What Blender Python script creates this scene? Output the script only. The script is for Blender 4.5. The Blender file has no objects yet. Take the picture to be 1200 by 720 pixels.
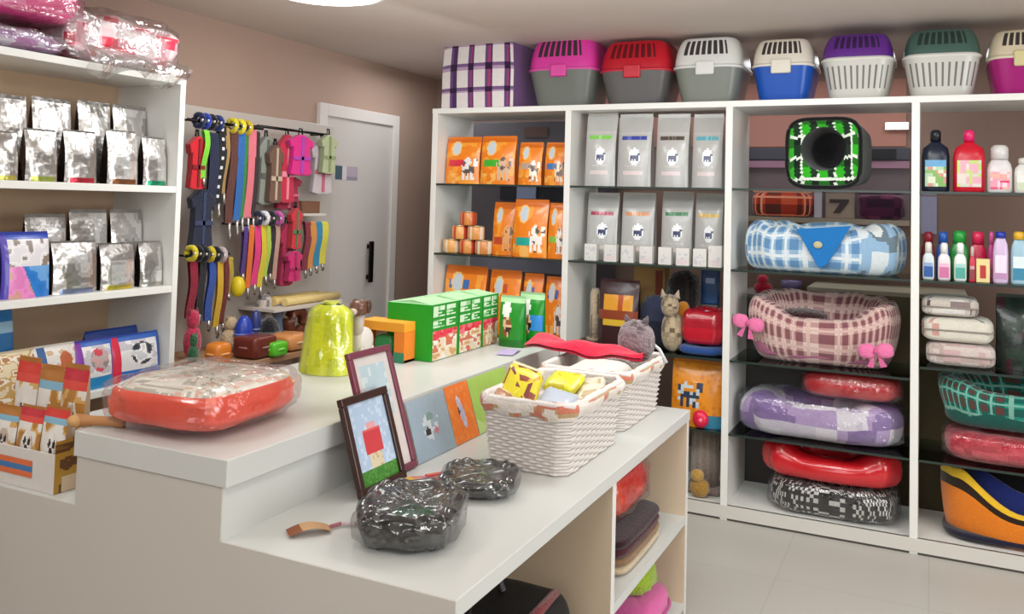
import bpy, math, random
from mathutils import Matrix, Vector
R = random.Random(7)
PI = math.pi
scn = bpy.context.scene
COL = scn.collection

# ------------------------------------------------------------------ camera model
YAW, PIT, ROL, F, CX, CY = -.448, .0448, .0263, 1022.42, 600.0, 191.62
CAM = (0.0, -4.597, 1.6)
def axes():
    fw = [math.sin(YAW), math.cos(YAW), 0]; rt = [math.cos(YAW), -math.sin(YAW), 0]; up = [0, 0, 1]
    c, s = math.cos(PIT), math.sin(PIT)
    fw, up = [a*c+b*s for a, b in zip(fw, up)], [b*c-a*s for a, b in zip(fw, up)]
    c, s = math.cos(ROL), math.sin(ROL)
    rt, up = [a*c+b*s for a, b in zip(rt, up)], [b*c-a*s for a, b in zip(rt, up)]
    return rt, up, fw
RT, UP, FW = axes()
def ray(px, py, ax, v):
    a, b = (px-CX)/F, (CY-py)/F
    d = [FW[i]+a*RT[i]+b*UP[i] for i in range(3)]
    t = (v-CAM[ax])/d[ax]
    return [CAM[i]+t*d[i] for i in range(3)]
def rectY(x0, y0, x1, y1, Y):
    """photo rectangle measured on the plane y=Y -> world xc, w, zbottom, ztop"""
    ym, xm = (y0+y1)/2, (x0+x1)/2
    a = ray(x0, ym, 1, Y)[0]; b = ray(x1, ym, 1, Y)[0]
    return (a+b)/2, b-a, ray(xm, y1, 1, Y)[2], ray(xm, y0, 1, Y)[2]
def rectX(x0, y0, x1, y1, X):
    ym, xm = (y0+y1)/2, (x0+x1)/2
    a = ray(x0, ym, 0, X)[1]; b = ray(x1, ym, 0, X)[1]
    return (a+b)/2, b-a, ray(xm, y1, 0, X)[2], ray(xm, y0, 0, X)[2]
def onZ(px, py, z):
    p = ray(px, py, 2, z); return p[0], p[1]

# ------------------------------------------------------------------ materials
def lin(c):
    if isinstance(c, str):
        c = c.lstrip('#'); c = tuple(int(c[i:i+2], 16)/255 for i in (0, 2, 4))
    return tuple((x/12.92 if x <= .04045 else ((x+.055)/1.055)**2.4) for x in c)
def newmat(name):
    m = bpy.data.materials.new(name); m.use_nodes = True
    nt = m.node_tree; return m, nt, nt.nodes['Principled BSDF']
def paint(name, rough, noise=0.0, nscale=60, bump=0.0, bscale=200, coat=0, metal=0, sheen=0, spec=.5):
    m, nt, b = newmat(name)
    at = nt.nodes.new('ShaderNodeVertexColor'); at.layer_name = 'Col'
    src = at.outputs['Color']
    tc = nt.nodes.new('ShaderNodeTexCoord')
    if noise:
        n = nt.nodes.new('ShaderNodeTexNoise'); n.inputs['Scale'].default_value = nscale; n.inputs['Detail'].default_value = 3
        nt.links.new(tc.outputs['Object'], n.inputs['Vector'])
        mr = nt.nodes.new('ShaderNodeMapRange'); mr.inputs[3].default_value = 1-noise; mr.inputs[4].default_value = 1+noise
        nt.links.new(n.outputs['Fac'], mr.inputs[0])
        mx = nt.nodes.new('ShaderNodeVectorMath'); mx.operation = 'SCALE'
        nt.links.new(src, mx.inputs[0]); nt.links.new(mr.outputs[0], mx.inputs['Scale']); src = mx.outputs[0]
    nt.links.new(src, b.inputs['Base Color'])
    b.inputs['Roughness'].default_value = rough; b.inputs['Metallic'].default_value = metal
    b.inputs['Specular IOR Level'].default_value = spec
    b.inputs['Coat Weight'].default_value = coat; b.inputs['Coat Roughness'].default_value = .08
    b.inputs['Sheen Weight'].default_value = sheen
    if bump:
        n = nt.nodes.new('ShaderNodeTexNoise'); n.inputs['Scale'].default_value = bscale; n.inputs['Detail'].default_value = 2
        nt.links.new(tc.outputs['Object'], n.inputs['Vector'])
        bp = nt.nodes.new('ShaderNodeBump'); bp.inputs['Strength'].default_value = bump; bp.inputs['Distance'].default_value = .01
        nt.links.new(n.outputs['Fac'], bp.inputs['Height']); nt.links.new(bp.outputs[0], b.inputs['Normal'])
    return m
MAT = dict(
    matte=paint('matte_paint', .6, .03, 8),
    wall=paint('wall_paint', .75, .05, 3),
    lam=paint('white_laminate', .35, .015, 5),
    fabric=paint('fabric', .9, .12, 90, .5, 160, sheen=.3, spec=.2),
    plush=paint('plush', .95, .25, 70, .9, 90, sheen=.5, spec=.1),
    plastic=paint('plastic', .28, .03, 20),
    print=paint('printed_bag', .32, .05, 25, .25, 22, coat=.3),
    foil=paint('foil_pouch', .24, .2, 14, 1.0, 16, metal=.75),
    card=paint('cardboard', .6, .06, 40),
    wicker=paint('wicker', .55, .1, 60, .3, 300),
    metal=paint('metal', .3, .05, 30, metal=.9),
    vinyl=paint('wrapped_fabric', .22, .12, 20, .5, 14, coat=.7),
)
def wrapmat(name, amt=.24):
    m, nt, b = newmat(name)
    out = nt.nodes['Material Output']; nt.nodes.remove(b)
    tr = nt.nodes.new('ShaderNodeBsdfTransparent'); gl = nt.nodes.new('ShaderNodeBsdfGlossy'); df = nt.nodes.new('ShaderNodeBsdfTranslucent')
    gl.inputs['Roughness'].default_value = .12
    df.inputs['Color'].default_value = (.9, .9, .9, 1)
    mx = nt.nodes.new('ShaderNodeMixShader'); mx2 = nt.nodes.new('ShaderNodeMixShader')
    tc = nt.nodes.new('ShaderNodeTexCoord'); n = nt.nodes.new('ShaderNodeTexNoise'); n.inputs['Scale'].default_value = 11; n.inputs['Detail'].default_value = 3
    nt.links.new(tc.outputs['Object'], n.inputs['Vector'])
    bp = nt.nodes.new('ShaderNodeBump'); bp.inputs['Strength'].default_value = 1; bp.inputs['Distance'].default_value = .03
    nt.links.new(n.outputs['Fac'], bp.inputs['Height']); nt.links.new(bp.outputs[0], gl.inputs['Normal'])
    fr = nt.nodes.new('ShaderNodeLayerWeight'); fr.inputs['Blend'].default_value = .25
    nt.links.new(bp.outputs[0], fr.inputs['Normal'])
    ma = nt.nodes.new('ShaderNodeMath'); ma.operation = 'MULTIPLY_ADD'; ma.inputs[1].default_value = .38; ma.inputs[2].default_value = amt*.45
    nt.links.new(fr.outputs['Fresnel'], ma.inputs[0]); nt.links.new(ma.outputs[0], mx.inputs[0])
    nt.links.new(tr.outputs[0], mx.inputs[1]); nt.links.new(gl.outputs[0], mx.inputs[2])
    mx2.inputs[0].default_value = amt*.18
    nt.links.new(mx.outputs[0], mx2.inputs[1]); nt.links.new(df.outputs[0], mx2.inputs[2])
    nt.links.new(mx2.outputs[0], out.inputs['Surface'])
    return m
MAT['wrap'] = wrapmat('clear_plastic_wrap')
MAT['wrap_light'] = wrapmat('thin_plastic_wrap', .08)
MAT['wrap_heavy'] = wrapmat('cloudy_plastic_wrap', .6)
def glassmat():
    m, nt, b = newmat('shelf_glass')
    out = nt.nodes['Material Output']; nt.nodes.remove(b)
    tr = nt.nodes.new('ShaderNodeBsdfTransparent'); tr.inputs['Color'].default_value = (.72, .85, .80, 1)
    gl = nt.nodes.new('ShaderNodeBsdfGlossy'); gl.inputs['Roughness'].default_value = .02
    mx = nt.nodes.new('ShaderNodeMixShader'); fr = nt.nodes.new('ShaderNodeFresnel'); fr.inputs[0].default_value = 1.45
    nt.links.new(fr.outputs[0], mx.inputs[0]); nt.links.new(tr.outputs[0], mx.inputs[1]); nt.links.new(gl.outputs[0], mx.inputs[2])
    nt.links.new(mx.outputs[0], out.inputs['Surface']); return m
MAT['glass'] = glassmat()
def emat(name, c, s):
    m, nt, b = newmat(name)
    b.inputs['Base Color'].default_value = (*lin(c), 1)
    b.inputs['Emission Color'].default_value = (*lin(c), 1); b.inputs['Emission Strength'].default_value = s
    return m
MAT['lamp'] = emat('lamp_diffuser', 'fff6e8', 6)
def floormat():
    m, nt, b = newmat('floor_tile')
    tc = nt.nodes.new('ShaderNodeTexCoord'); br = nt.nodes.new('ShaderNodeTexBrick')
    br.offset = 0; br.inputs['Scale'].default_value = 1; br.inputs['Brick Width'].default_value = .6; br.inputs['Row Height'].default_value = .6
    br.inputs['Mortar Size'].default_value = .003
    br.inputs['Color1'].default_value = (*lin('bcb8b0'), 1); br.inputs['Color2'].default_value = (*lin('bab6ae'), 1); br.inputs['Mortar'].default_value = (*lin('b0aca4'), 1)
    nt.links.new(tc.outputs['Object'], br.inputs['Vector']); nt.links.new(br.outputs['Color'], b.inputs['Base Color'])
    b.inputs['Roughness'].default_value = .45
    return m
MAT['floor'] = floormat()

# ------------------------------------------------------------------ mesh builder
def sgnp(c, e): return math.copysign(abs(c)**e, c)
class M:
    def __init__(s): s.v = []; s.f = []; s.c = []; s.sm = []
    def face(s, idx, col, sm=False): s.f.append(idx); s.c.append(col); s.sm.append(sm)
    def grid(s, fn, nu, nv, col, cu=False, cv=False, sm=True, flip=False):
        b = len(s.v); ru = nu if cu else nu+1; rv = nv if cv else nv+1
        for j in range(rv):
            for i in range(ru): s.v.append(tuple(fn(i/nu, j/nv)))
        for j in range(nv):
            for i in range(nu):
                a, c_, d, e = b+j*ru+i, b+j*ru+(i+1) % ru, b+((j+1) % rv)*ru+(i+1) % ru, b+((j+1) % rv)*ru+i
                col_ = col((i+.5)/nu, (j+.5)/nv) if callable(col) else col
                s.face((e, d, c_, a) if flip else (a, c_, d, e), col_, sm)
        return s
    def box(s, x0, x1, y0, y1, z0, z1, col):
        b = len(s.v)
        for z in (z0, z1):
            for x, y in ((x0, y0), (x1, y0), (x1, y1), (x0, y1)): s.v.append((x, y, z))
        cs = col if isinstance(col, (list, tuple)) and not isinstance(col, str) and len(col) == 6 else [col]*6
        for f, c in zip(((0, 3, 2, 1), (4, 5, 6, 7), (0, 1, 5, 4), (1, 2, 6, 5), (2, 3, 7, 6), (3, 0, 4, 7)), cs):
            s.face(tuple(b+i for i in f), c)
        return s
    def cbox(s, cx, cy, cz, w, d, h, col): return s.box(cx-w/2, cx+w/2, cy-d/2, cy+d/2, cz-h/2, cz+h/2, col)
    def tube(s, pts, r, col, n=8, caps=True, closed=False, flat=1.0):
        pts = [Vector(p) for p in pts]; N = len(pts); b = len(s.v)
        for k, p in enumerate(pts):
            if closed: t = pts[(k+1) % N]-pts[k-1]
            else: t = pts[min(k+1, N-1)]-pts[max(k-1, 0)]
            t.normalize(); a = Vector((0, 0, 1)) if abs(t.z) < .9 else Vector((0, 1, 0))
            u = t.cross(a).normalized(); w = u.cross(t)
            rr = r(k/(N-1)) if callable(r) else r
            for i in range(n):
                th = 2*PI*i/n; s.v.append(tuple(p+u*math.cos(th)*rr+w*math.sin(th)*rr*flat))
        for k in range(N if closed else N-1):
            for i in range(n):
                q = (k+1) % N
                s.face((b+k*n+i, b+q*n+i, b+q*n+(i+1) % n, b+k*n+(i+1) % n), col(k/N) if callable(col) else col, True)
        if caps and not closed:
            s.face(tuple(b+i for i in range(n)), col(0) if callable(col) else col); s.face(tuple(b+(N-1)*n+i for i in reversed(range(n))), col(1) if callable(col) else col)
        return s
    def lathe(s, prof, col, n=20, cx=0, cy=0, sx=1, sy=1, e=1.0):
        b = len(s.v)
        for r, z in prof:
            for i in range(n):
                t = 2*PI*i/n; s.v.append((cx+r*sx*sgnp(math.cos(t), e), cy+r*sy*sgnp(math.sin(t), e), z))
        for k in range(len(prof)-1):
            for i in range(n):
                c_ = col(i/n, (k+.5)/(len(prof)-1)) if callable(col) else col
                s.face((b+k*n+i, b+k*n+(i+1) % n, b+(k+1)*n+(i+1) % n, b+(k+1)*n+i), c_, True)
        c_ = col(0, 0) if callable(col) else col
        s.face(tuple(b+i for i in reversed(range(n))), c_); s.face(tuple(b+(len(prof)-1)*n+i for i in range(n)), col(0, 1) if callable(col) else col)
        return s
    def sell(s, cx, cy, cz, a, b_, c, col, e1=.6, e2=.6, nu=28, nv=16, amp=0, fr=5, seed=0):
        rr = random.Random(seed); ph = [rr.uniform(0, 6.28) for _ in range(6)]
        def fn(u, v):
            th = -PI/2+PI*v; ph_ = 2*PI*u
            x = sgnp(math.cos(th), e1)*sgnp(math.cos(ph_), e2); y = sgnp(math.cos(th), e1)*sgnp(math.sin(ph_), e2); z = sgnp(math.sin(th), e1)
            k = 1
            if amp: k += amp*(math.sin(fr*x*2+ph[0]+2*z)*math.sin(fr*y*2+ph[1])+.6*math.sin(fr*3.1*x+ph[2]+fr*y*2)+.5*math.sin(fr*4*z+ph[3]+fr*2*x))
            return (cx+a*x*k, cy+b_*y*k, cz+c*z*(k if z > 0 else 1))
        return s.grid(fn, nu, nv, col, cu=True)
    def prism(s, poly, y0, y1, col, side=None):
        b = len(s.v); n = len(poly)
        for y in (y0, y1):
            for x, z in poly: s.v.append((x, y, z))
        s.face(tuple(b+i for i in range(n)), col); s.face(tuple(b+n+i for i in reversed(range(n))), col)
        for i in range(n): s.face((b+i, b+n+i, b+n+(i+1) % n, b+(i+1) % n), side or col)
        return s
    def xf(s, mat):
        s.v = [tuple(mat @ Vector(p)) for p in s.v]; return s
    def build(s, name, mat, parent=None, loc=(0, 0, 0), rot=(0, 0, 0), bevel=0, sub=0):
        me = bpy.data.meshes.new(name); me.from_pydata(s.v, [], s.f); me.validate(clean_customdata=False)
        ca = me.color_attributes.new('Col', 'FLOAT_COLOR', 'CORNER')
        cache = {}
        for p in me.polygons:
            c = s.c[p.index]
            if c not in cache: cache[c] = (*lin(c), 1)
            for li in p.loop_indices: ca.data[li].color = cache[c]
            p.use_smooth = s.sm[p.index]
        me.materials.append(MAT[mat])
        o = bpy.data.objects.new(name, me); COL.objects.link(o); o.location = loc; o.rotation_euler = rot
        if parent: o.parent = parent
        if bevel:
            md = o.modifiers.new('bevel', 'BEVEL'); md.width = bevel; md.segments = 2; md.limit_method = 'ANGLE'
        if sub:
            md = o.modifiers.new('sub', 'SUBSURF'); md.levels = md.render_levels = sub
        return o
def tag(o, label, cat, group=None):
    o['label'] = label; o['category'] = cat
    if group: o['group'] = group
    return o
def thing(name, label, cat, loc=(0, 0, 0), rz=0, group=None, rx=0, ry=0):
    o = bpy.data.objects.new(name, None); COL.objects.link(o); o.empty_display_size = .05
    o.location = loc; o.rotation_euler = (rx, ry, rz); return tag(o, label, cat, group)
def struct(o): o['kind'] = 'structure'; return o
def hsh(*a):
    x = math.sin(sum(v*k for v, k in zip(a, (12.9898, 78.233, 37.719, 4.581)))) * 43758.5453
    return x-math.floor(x)
def vn(x, y, s=0):
    i, j = math.floor(x), math.floor(y); fx, fy = x-i, y-j
    fx = fx*fx*(3-2*fx); fy = fy*fy*(3-2*fy)
    a = hsh(i, j, s)+(hsh(i+1, j, s)-hsh(i, j, s))*fx; b = hsh(i, j+1, s)+(hsh(i+1, j+1, s)-hsh(i, j+1, s))*fx
    return a+(b-a)*fy
def pick(cols, x, y, s=0):
    t = min(.999, max(0, (vn(x, y, s)-.5)*1.5+.5)); return cols[int(t*len(cols))]
def mixc(a, b, t):
    a = [int(a[i:i+2], 16) for i in (0, 2, 4)]; b = [int(b[i:i+2], 16) for i in (0, 2, 4)]
    return '%02x%02x%02x' % tuple(int(round(x+(y-x)*t)) for x, y in zip(a, b))
def dark(c, t): return mixc(c, '000000', t)
def light(c, t): return mixc(c, 'ffffff', t)

# ------------------------------------------------------------------ room shell
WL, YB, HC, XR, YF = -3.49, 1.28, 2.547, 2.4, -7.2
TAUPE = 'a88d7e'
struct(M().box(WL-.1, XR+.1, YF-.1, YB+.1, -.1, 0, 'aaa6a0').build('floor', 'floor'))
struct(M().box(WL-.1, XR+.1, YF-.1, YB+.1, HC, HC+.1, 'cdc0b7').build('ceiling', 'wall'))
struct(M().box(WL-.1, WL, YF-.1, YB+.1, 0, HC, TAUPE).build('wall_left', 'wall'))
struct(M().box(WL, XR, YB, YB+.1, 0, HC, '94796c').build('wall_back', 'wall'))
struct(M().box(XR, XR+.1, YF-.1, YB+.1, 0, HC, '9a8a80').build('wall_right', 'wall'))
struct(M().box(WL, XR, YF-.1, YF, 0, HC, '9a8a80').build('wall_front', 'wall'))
struct(M().box(WL, WL+.012, -.01, .0, 0, .1, 'cfc8c2').box(WL, WL+.012, .73, YB, 0, .1, 'cfc8c2').build('baseboard_left', 'lam'))
# salmon band on the wall behind the shelving
a = ray(700, 130, 1, YB-.01); b = ray(1062, 130, 1, YB-.01)
struct(M().box(a[0], b[0], YB-.012, YB, ray(970, 172, 1, YB)[2], HC-.12, 'b98274').build('trim_1', 'wall'))

# door on the left wall
dr = thing('door_1', 'pale grey door in white frame on the left wall', 'door', (WL, 0, 0)); struct(dr)
DW = 'd2cac5'
M().box(0, .035, -.20, -.12, 0, 2.2, DW).box(0, .035, .63, .71, 0, 2.2, DW).box(0, .035, -.12, .63, 2.12, 2.2, DW).build('door_frame', 'lam', dr, bevel=.006)
M().box(.002, .018, -.12, .63, .01, 2.12, 'c2bab5').build('door_panel', 'lam', dr)
c, w, z0, z1 = rectX(431, 283, 438, 331, WL+.05)
M().box(.045, .06, c-.022, c+.022, z0, z1, '2a2320').box(.018, .05, c-.01, c+.01, z0+.02, z0+.05, '2a2320').box(.018, .05, c-.01, c+.01, z1-.05, z1-.02, '2a2320').build('door_handle', 'metal', dr, bevel=.004)
c, w, z0, z1 = rectX(393, 195, 419, 211, WL+.02)
sg = M().grid(lambda u, v: (0, c-w/2+w*u, z0+(z1-z0)*v), 10, 4, lambda u, v: '3f5560' if u < .35 else ('c9c0c4' if u < .55 else ('a898a4' if v > .3 else '8d8090')), sm=False)
sg = sg.build('door_sign', 'matte', None, (WL+.02, 0, 0)); tag(sg, 'small teal and grey sign plate on the pale door', 'sign')

# ------------------------------------------------------------------ lights
def area(x, y, z, sx, sy, e, rot=(0, 0, 0), col=(.95, .99, 1)):
    l = bpy.data.lights.new('lamp', 'AREA'); l.shape = 'RECTANGLE'; l.size = sx; l.size_y = sy; l.energy = e; l.color = col
    o = bpy.data.objects.new('area_lamp', l); COL.objects.link(o); o.location = (x, y, z); o.rotation_euler = rot
for i, (x, y) in enumerate(((-2.45, -1.47), (-.6, -1.5), (.9, -1.6), (-2.3, -3.9), (-.4, -4.2), (1.3, -4.4))):
    t = thing('ceiling_light', ['round white ceiling light above the leash rack', 'round ceiling light before the middle of the back shelving', 'round ceiling light before the right end of the back shelving', 'round ceiling light over the till end of the counter', 'round ceiling light overhead behind the counter front', 'round ceiling light at the far right of the shop'][i], 'light', (x, y, HC-.03), 0, 'round ceiling lights')
    M().lathe([(.27, 0), (.27, .03)], 'e8e4de', 28).build('light_rim', 'plastic', t)
    M().lathe([(.05, -.012), (.2, -.008), (.25, -.001)], 'ffffff', 28).build('diffuser', 'lamp', t)
    area(x, y, HC-.06, .5, .5, 8)
area(-1.0, .8, HC-.05, 2.6, .3, 9)
area(-3.0, .5, HC-.05, .4, .6, 6)  # unseen fill added over the dim corner beyond the door
def aim(x, y, z, tx, ty, tz, sx, sy, e):
    area(x, y, z, sx, sy, e, tuple((Vector((tx, ty, tz))-Vector((x, y, z))).to_track_quat('-Z', 'Y').to_euler()))
aim(-1.0, -1.9, 2.3, -.9, .1, 1.0, 2.6, .3, 18)  # added wash light without a fixture, brightens the back shelving
aim(-2.1, -1.0, 2.3, -3.5, -.7, 1.2, 1.2, .3, 3)  # added wash light without a fixture, brightens the left wall
aim(-2.1, -2.7, 2.3, -3.3, -2.6, 1.2, 1.2, .3, 2.5)  # second added wash, for the left shelving, no fixture
aim(2.25, -2.3, 1.5, -1.4, -2.2, .75, 2.4, 1.5, 62)
aim(-1.2, -2.6, 2.0, -1.2, -2.4, 2.6, 2.6, 2.6, 14)  # unseen uplight added to brighten the ceiling
area(-.2, -6.4, 2.1, 2.5, 1.2, 40, (math.radians(75), 0, 0), (.97, .99, 1))  # unseen fill added behind the camera, like light from front windows
w = bpy.data.worlds.new('world'); scn.world = w; w.use_nodes = True
w.node_tree.nodes['Background'].inputs[0].default_value = (.9, .85, .8, 1); w.node_tree.nodes['Background'].inputs[1].default_value = .4

# ------------------------------------------------------------------ back shelving
H, S1, S2, S3, S4, DP = 2.163, 1.705, 1.283, .815, .44, .47
S3B = .875
XP = [-2.74, -1.862, -.953, -.066, .83]
WH = 'e6e5e0'
un = thing('shelving_unit', 'tall white open shelving unit with four bays and glass shelves along the back', 'shelving', (0, 0, 0))
for x in XP: M().box(x-.018, x+.018, 0, DP, 0, H-.03, WH).build('side_panel', 'lam', un, bevel=.002)
M().box(XP[0]-.02, XP[-1]+.02, -.002, DP, H-.032, H, WH).build('top_board', 'lam', un, bevel=.002)
for k in range(4): M().box(XP[k]+.018, XP[k+1]-.018, .004, DP, .05, .075, WH).build('bottom_board', 'lam', un)
M().box(XP[0]-.02, XP[-1]+.02, -.004, .016, .012, .075, 'd2cec6').build('plinth', 'lam', un)
M().box(XP[0]-.02, XP[-1]+.02, .004, .02, 0, .012, '55514c').build('painted_shadow_gap', 'matte', un)  # solid dark strip, the shade under the plinth put into its colour
def gshelf(k, z):
    o = M().box(XP[k]+.019, XP[k+1]-.019, .006, DP-.03, z-.011, z, 'ffffff').build('glass_shelf', 'glass', un)
    M().box(XP[k]+.019, XP[k+1]-.019, .002, .006, z-.011, z, '26332e').build('shelf_edge', 'plastic', o)
for k in range(4):
    for z in ((S1, S2, S3B if k == 3 else S3, S4) if k else (S1, S2, S3)): gshelf(k, z)

# ------------------------------------------------------------------ generic builders
def bag_mesh(w, h, d, face, side, nu=16, nv=20, top=.12, bulge=1.0):
    """gusseted pouch, front at -y, base z=0"""
    m = M()
    def dep(u, v):
        t = max(0, (v-.0)/1.0)
        k = (1-t**3)*(.55+.45*math.sin(PI*min(1, max(0, u)))**.6*bulge)
        return d/2*max(.04, k)
    wid = lambda v: w*(1-.03*math.sin(PI*v))
    m.grid(lambda u, v: ((u-.5)*wid(v), -dep(u, v), v*h), nu, nv, face)
    m.grid(lambda u, v: ((.5-u)*wid(v), dep(u, v), v*h), nu, nv, lambda u, v: side)
    for sgn in (-1, 1):
        def f(u, v, sgn=sgn):
            y0 = dep(0, v); q = (u-.5)*2
            return (sgn*(wid(v)/2-.12*d*(1-q*q)*(1-v)), y0*q*sgn, v*h)
        m.grid(f, 4, nv, side)
    m.grid(lambda u, v: ((u-.5)*wid(0), (v-.5)*2*dep(u, 0), 0), 6, 4, side, flip=True)
    return m
def bag(name, label, cat, w, h, d, loc, face, side, seal=None, mat='print', rz=0, group=None, rx=0, nu=16, nv=20):
    t = thing(name, label, cat, loc, rz, group, rx)
    bag_mesh(w, h, d, face, side, nu, nv).build('bag_body', mat, t)
    if seal:
        M().grid(lambda u, v: ((u-.5)*w*.98, .002*math.sin(u*60), h-.004+v*h*.06), 20, 1, seal).build('top_seal', mat, t)
    return t
DOG = ["......##", "#.....##", ".######.", ".######.", ".#.#.#..", ".#.#.##."]
def dogpix(u, v, u0, u1, v0, v1):
    if not (u0 <= u < u1 and v0 <= v < v1): return False
    i = int((u-u0)/(u1-u0)*8); j = int((v1-v)/(v1-v0)*6)
    return DOG[min(5, max(0, j))][min(7, max(0, i))] == '#'
def superell(n, a, b, e):
    K = 2000; P = [(a*sgnp(math.cos(2*PI*i/K), e), b*sgnp(math.sin(2*PI*i/K), e)) for i in range(K+1)]
    L = [0]
    for p, q in zip(P, P[1:]): L.append(L[-1]+math.hypot(q[0]-p[0], q[1]-p[1]))
    out = []; k = 0
    for i in range(n):
        t = L[-1]*i/n
        while L[k+1] < t: k += 1
        f = (t-L[k])/max(1e-9, L[k+1]-L[k]); out.append((P[k][0]+(P[k+1][0]-P[k][0])*f, P[k][1]+(P[k+1][1]-P[k][1])*f))
    return out
def bed(name, label, w, d, h, rimcol, cushcol, loc, rz=0, rt=.07, dip=.35, flare=.0, mat='fabric', cmat='fabric', wrap=None, group=None, cat='pet bed', nu=72, nv=16, amp=.02, fill=.55, seed=1, e=.55, back=0, rx=0):
    t = thing(name, label, cat, loc, rz, group, rx)
    rr = random.Random(seed); p = [rr.uniform(0, 6.28) for _ in range(4)]
    def fn(u, v):
        th = 2*PI*u; ce, se = sgnp(math.cos(th), e), sgnp(math.sin(th), e)
        front = max(0, -math.sin(th))**2
        hh = h*(1-dip*front*(abs(math.cos(th)) < .75)*max(0, 1-(abs(math.cos(th))/.75)**2)+back*max(0, math.sin(th)))
        b = 2*PI*v
        cb, sb = math.cos(b), math.sin(b)
        z = hh/2+hh/2*sgnp(sb, .8)
        off = rt*sgnp(cb, .8)*(1+amp*3*math.sin(9*th+p[0]))+flare*(z/h-.5)
        return ((w/2-rt+off-abs(flare)/2)*ce*(1+amp*math.sin(7*th+p[1])*.3), (d/2-rt+off-abs(flare)/2)*se, z*(1+amp*math.sin(11*th+p[2]+2*b)))
    M().grid(fn, nu, nv, rimcol, cu=True, cv=True, flip=True).build('bed_rim', mat, t)
    M().sell(0, 0, h*fill*.5+.004, w/2-rt*.8, d/2-rt*.8, h*fill*.5, cushcol, .5, .5, 28, 10, .02, 3, seed).build('bed_cushion', cmat, t)
    if wrap:
        M().sell(0, 0, h*.52+.004, w/2+.012, d/2+.012, h*.52, 'ffffff', .35, .45, 44, 22, .02, 4, seed+5).build('plastic_wrap', wrap, t)
    return t
def plaidfn(cols, nu_, nv_, ph=0):
    base, c1, c2, hi = cols
    def f(u, v):
        a = (u*nu_+ph) % 1; b = (v*nv_) % 1
        A = a < .5; B = b < .5
        if abs(a-.75) < .09 or abs(b-.75) < .09: return hi
        return c2 if (A and B) else (c1 if (A or B) else base)
    return f
def spots(base, cols, dens, nu, nv, seed=0):
    def f(u, v):
        i, j = int(u*nu), int(v*nv); r = hsh(i, j, seed)
        return cols[int(hsh(i, j, seed+9)*len(cols))] if r < dens else base
    return f

# ------------------------------------------------------------------ bay 1 : orange bags
OR = 'f08418'
def orangeface(band, dogc, logo='c9d4dc', seed=0, bandv=.45):
    def f(u, v):
        if dogpix(u, v, .5, .95, .08, .55) or ((u-.68)**2+(v-.47)**2 < .012): return dogc if vn(u*9, v*11, seed) < .62 else '5a4a44'
        if (u-.32)**2*1.3+(v-.78)**2 < .018: return logo
        if (u-.32)**2*1.3+(v-.78)**2 < .03: return 'f6c87a'
        if abs(v-bandv) < .07 and .1 < u < .62: return band
        if v < .25 and u < .5 and vn(u*7, v*9, seed) < .4: return 'f8b860'
        if v > .92: return 'd86a10'
        return OR if vn(u*6, v*8, seed+3) < .65 else 'f8a034'
    return f
spec = [((515, 160, 557, 214), 'd83040', 'e8e4e0', 'red band and a white dog'), ((559, 159, 602, 215), '3fb030', 'd8b090', 'green band and a tan dog'),
        ((604, 166, 633, 216), 'b8a090', 'f0ead8', 'pale band'), ((635, 166, 662, 216), '4878b0', 'f0d8b8', 'blue emblem')]
for (r, bandc, dogc, txt) in spec:
    xc, w_, z0, z1 = rectY(*r, .07)
    bag('pet_food_bag', 'orange pet food bag with ' + txt + ' on the top glass shelf', 'pet food bag', w_*.95, z1-S1-.012, .1, (xc+(.02 if 'red' in txt else 0), .13, S1+.001), orangeface(bandc, dogc, seed=xc), 'd06a10', 'e07818', nu=26, nv=34, group='orange bags on the top glass shelf')
spec = [((575, 237, 601, 299), 'c04828', 'e8a868', 'dark red lower half'), ((599, 234, 640, 302), '20a898', 'f2ede6', 'teal band and white dog'), ((640, 238, 662, 303), '8cc048', 'f4efe4', 'light green panel beside the bay divider')]
for i, (r, bandc, dogc, txt) in enumerate(spec):
    yy = .16 if i == 0 else .1
    xc, w_, z0, z1 = rectY(*r, yy-.05)
    bag('pet_food_bag', 'large orange pet food bag with ' + txt + ', second shelf', 'pet food bag', w_*.98, z1-S2-.015, .1, (xc, yy, S2+.001), orangeface(bandc, dogc, seed=xc+3, bandv=.28 if i < 2 else .35), 'c86010', 'd87018', nu=26, nv=34, group='orange bags on the second glass shelf')
spec = [((515, 313, 566, 400), '3f6fb0', 'f2e2c8', 'leftmost and widest'), ((568, 318, 606, 400), 'c85020', 'f0c090', 'second from the left'), ((608, 322, 632, 400), '5a62a8', 'f4d8a8', 'third from the left'), ((634, 326, 662, 400), '4a5aa8', 'ece8e4', 'beside the bay divider')]
for r, bandc, dogc, txt in spec:
    xc, w_, z0, z1 = rectY(*r, .07)
    bag('pet_food_bag', 'orange pet food bag standing behind the green boxes, ' + txt, 'pet food bag', w_*.96, z1-S3-.015, .12, (xc, .14, S3+.001), orangeface(bandc, dogc, seed=xc+7, bandv=.75), 'c86010', 'd87018', nu=26, nv=34, group='orange bags behind the green boxes')
def can(label, x, y, z, r, h, c1, c2):
    t = thing('pet_food_can', label, 'can', (x, y, z), 0, 'cans stacked in a pyramid')
    M().lathe([(r*.93, 0), (r, .006), (r, h-.006), (r*.93, h)], lambda u, v: c1 if hsh(int(u*20), 1) < .6 else c2, 20).build('can_body', 'print', t)
    M().lathe([(r*.9, h), (r*.9, h+.003), (r*.95, h+.006)], 'd8c8a8', 20).build('can_lid', 'metal', t)
x0, w0, _, _ = rectY(527, 247, 566, 298, .08); hc = .078; rc = w0/2*.46
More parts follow.
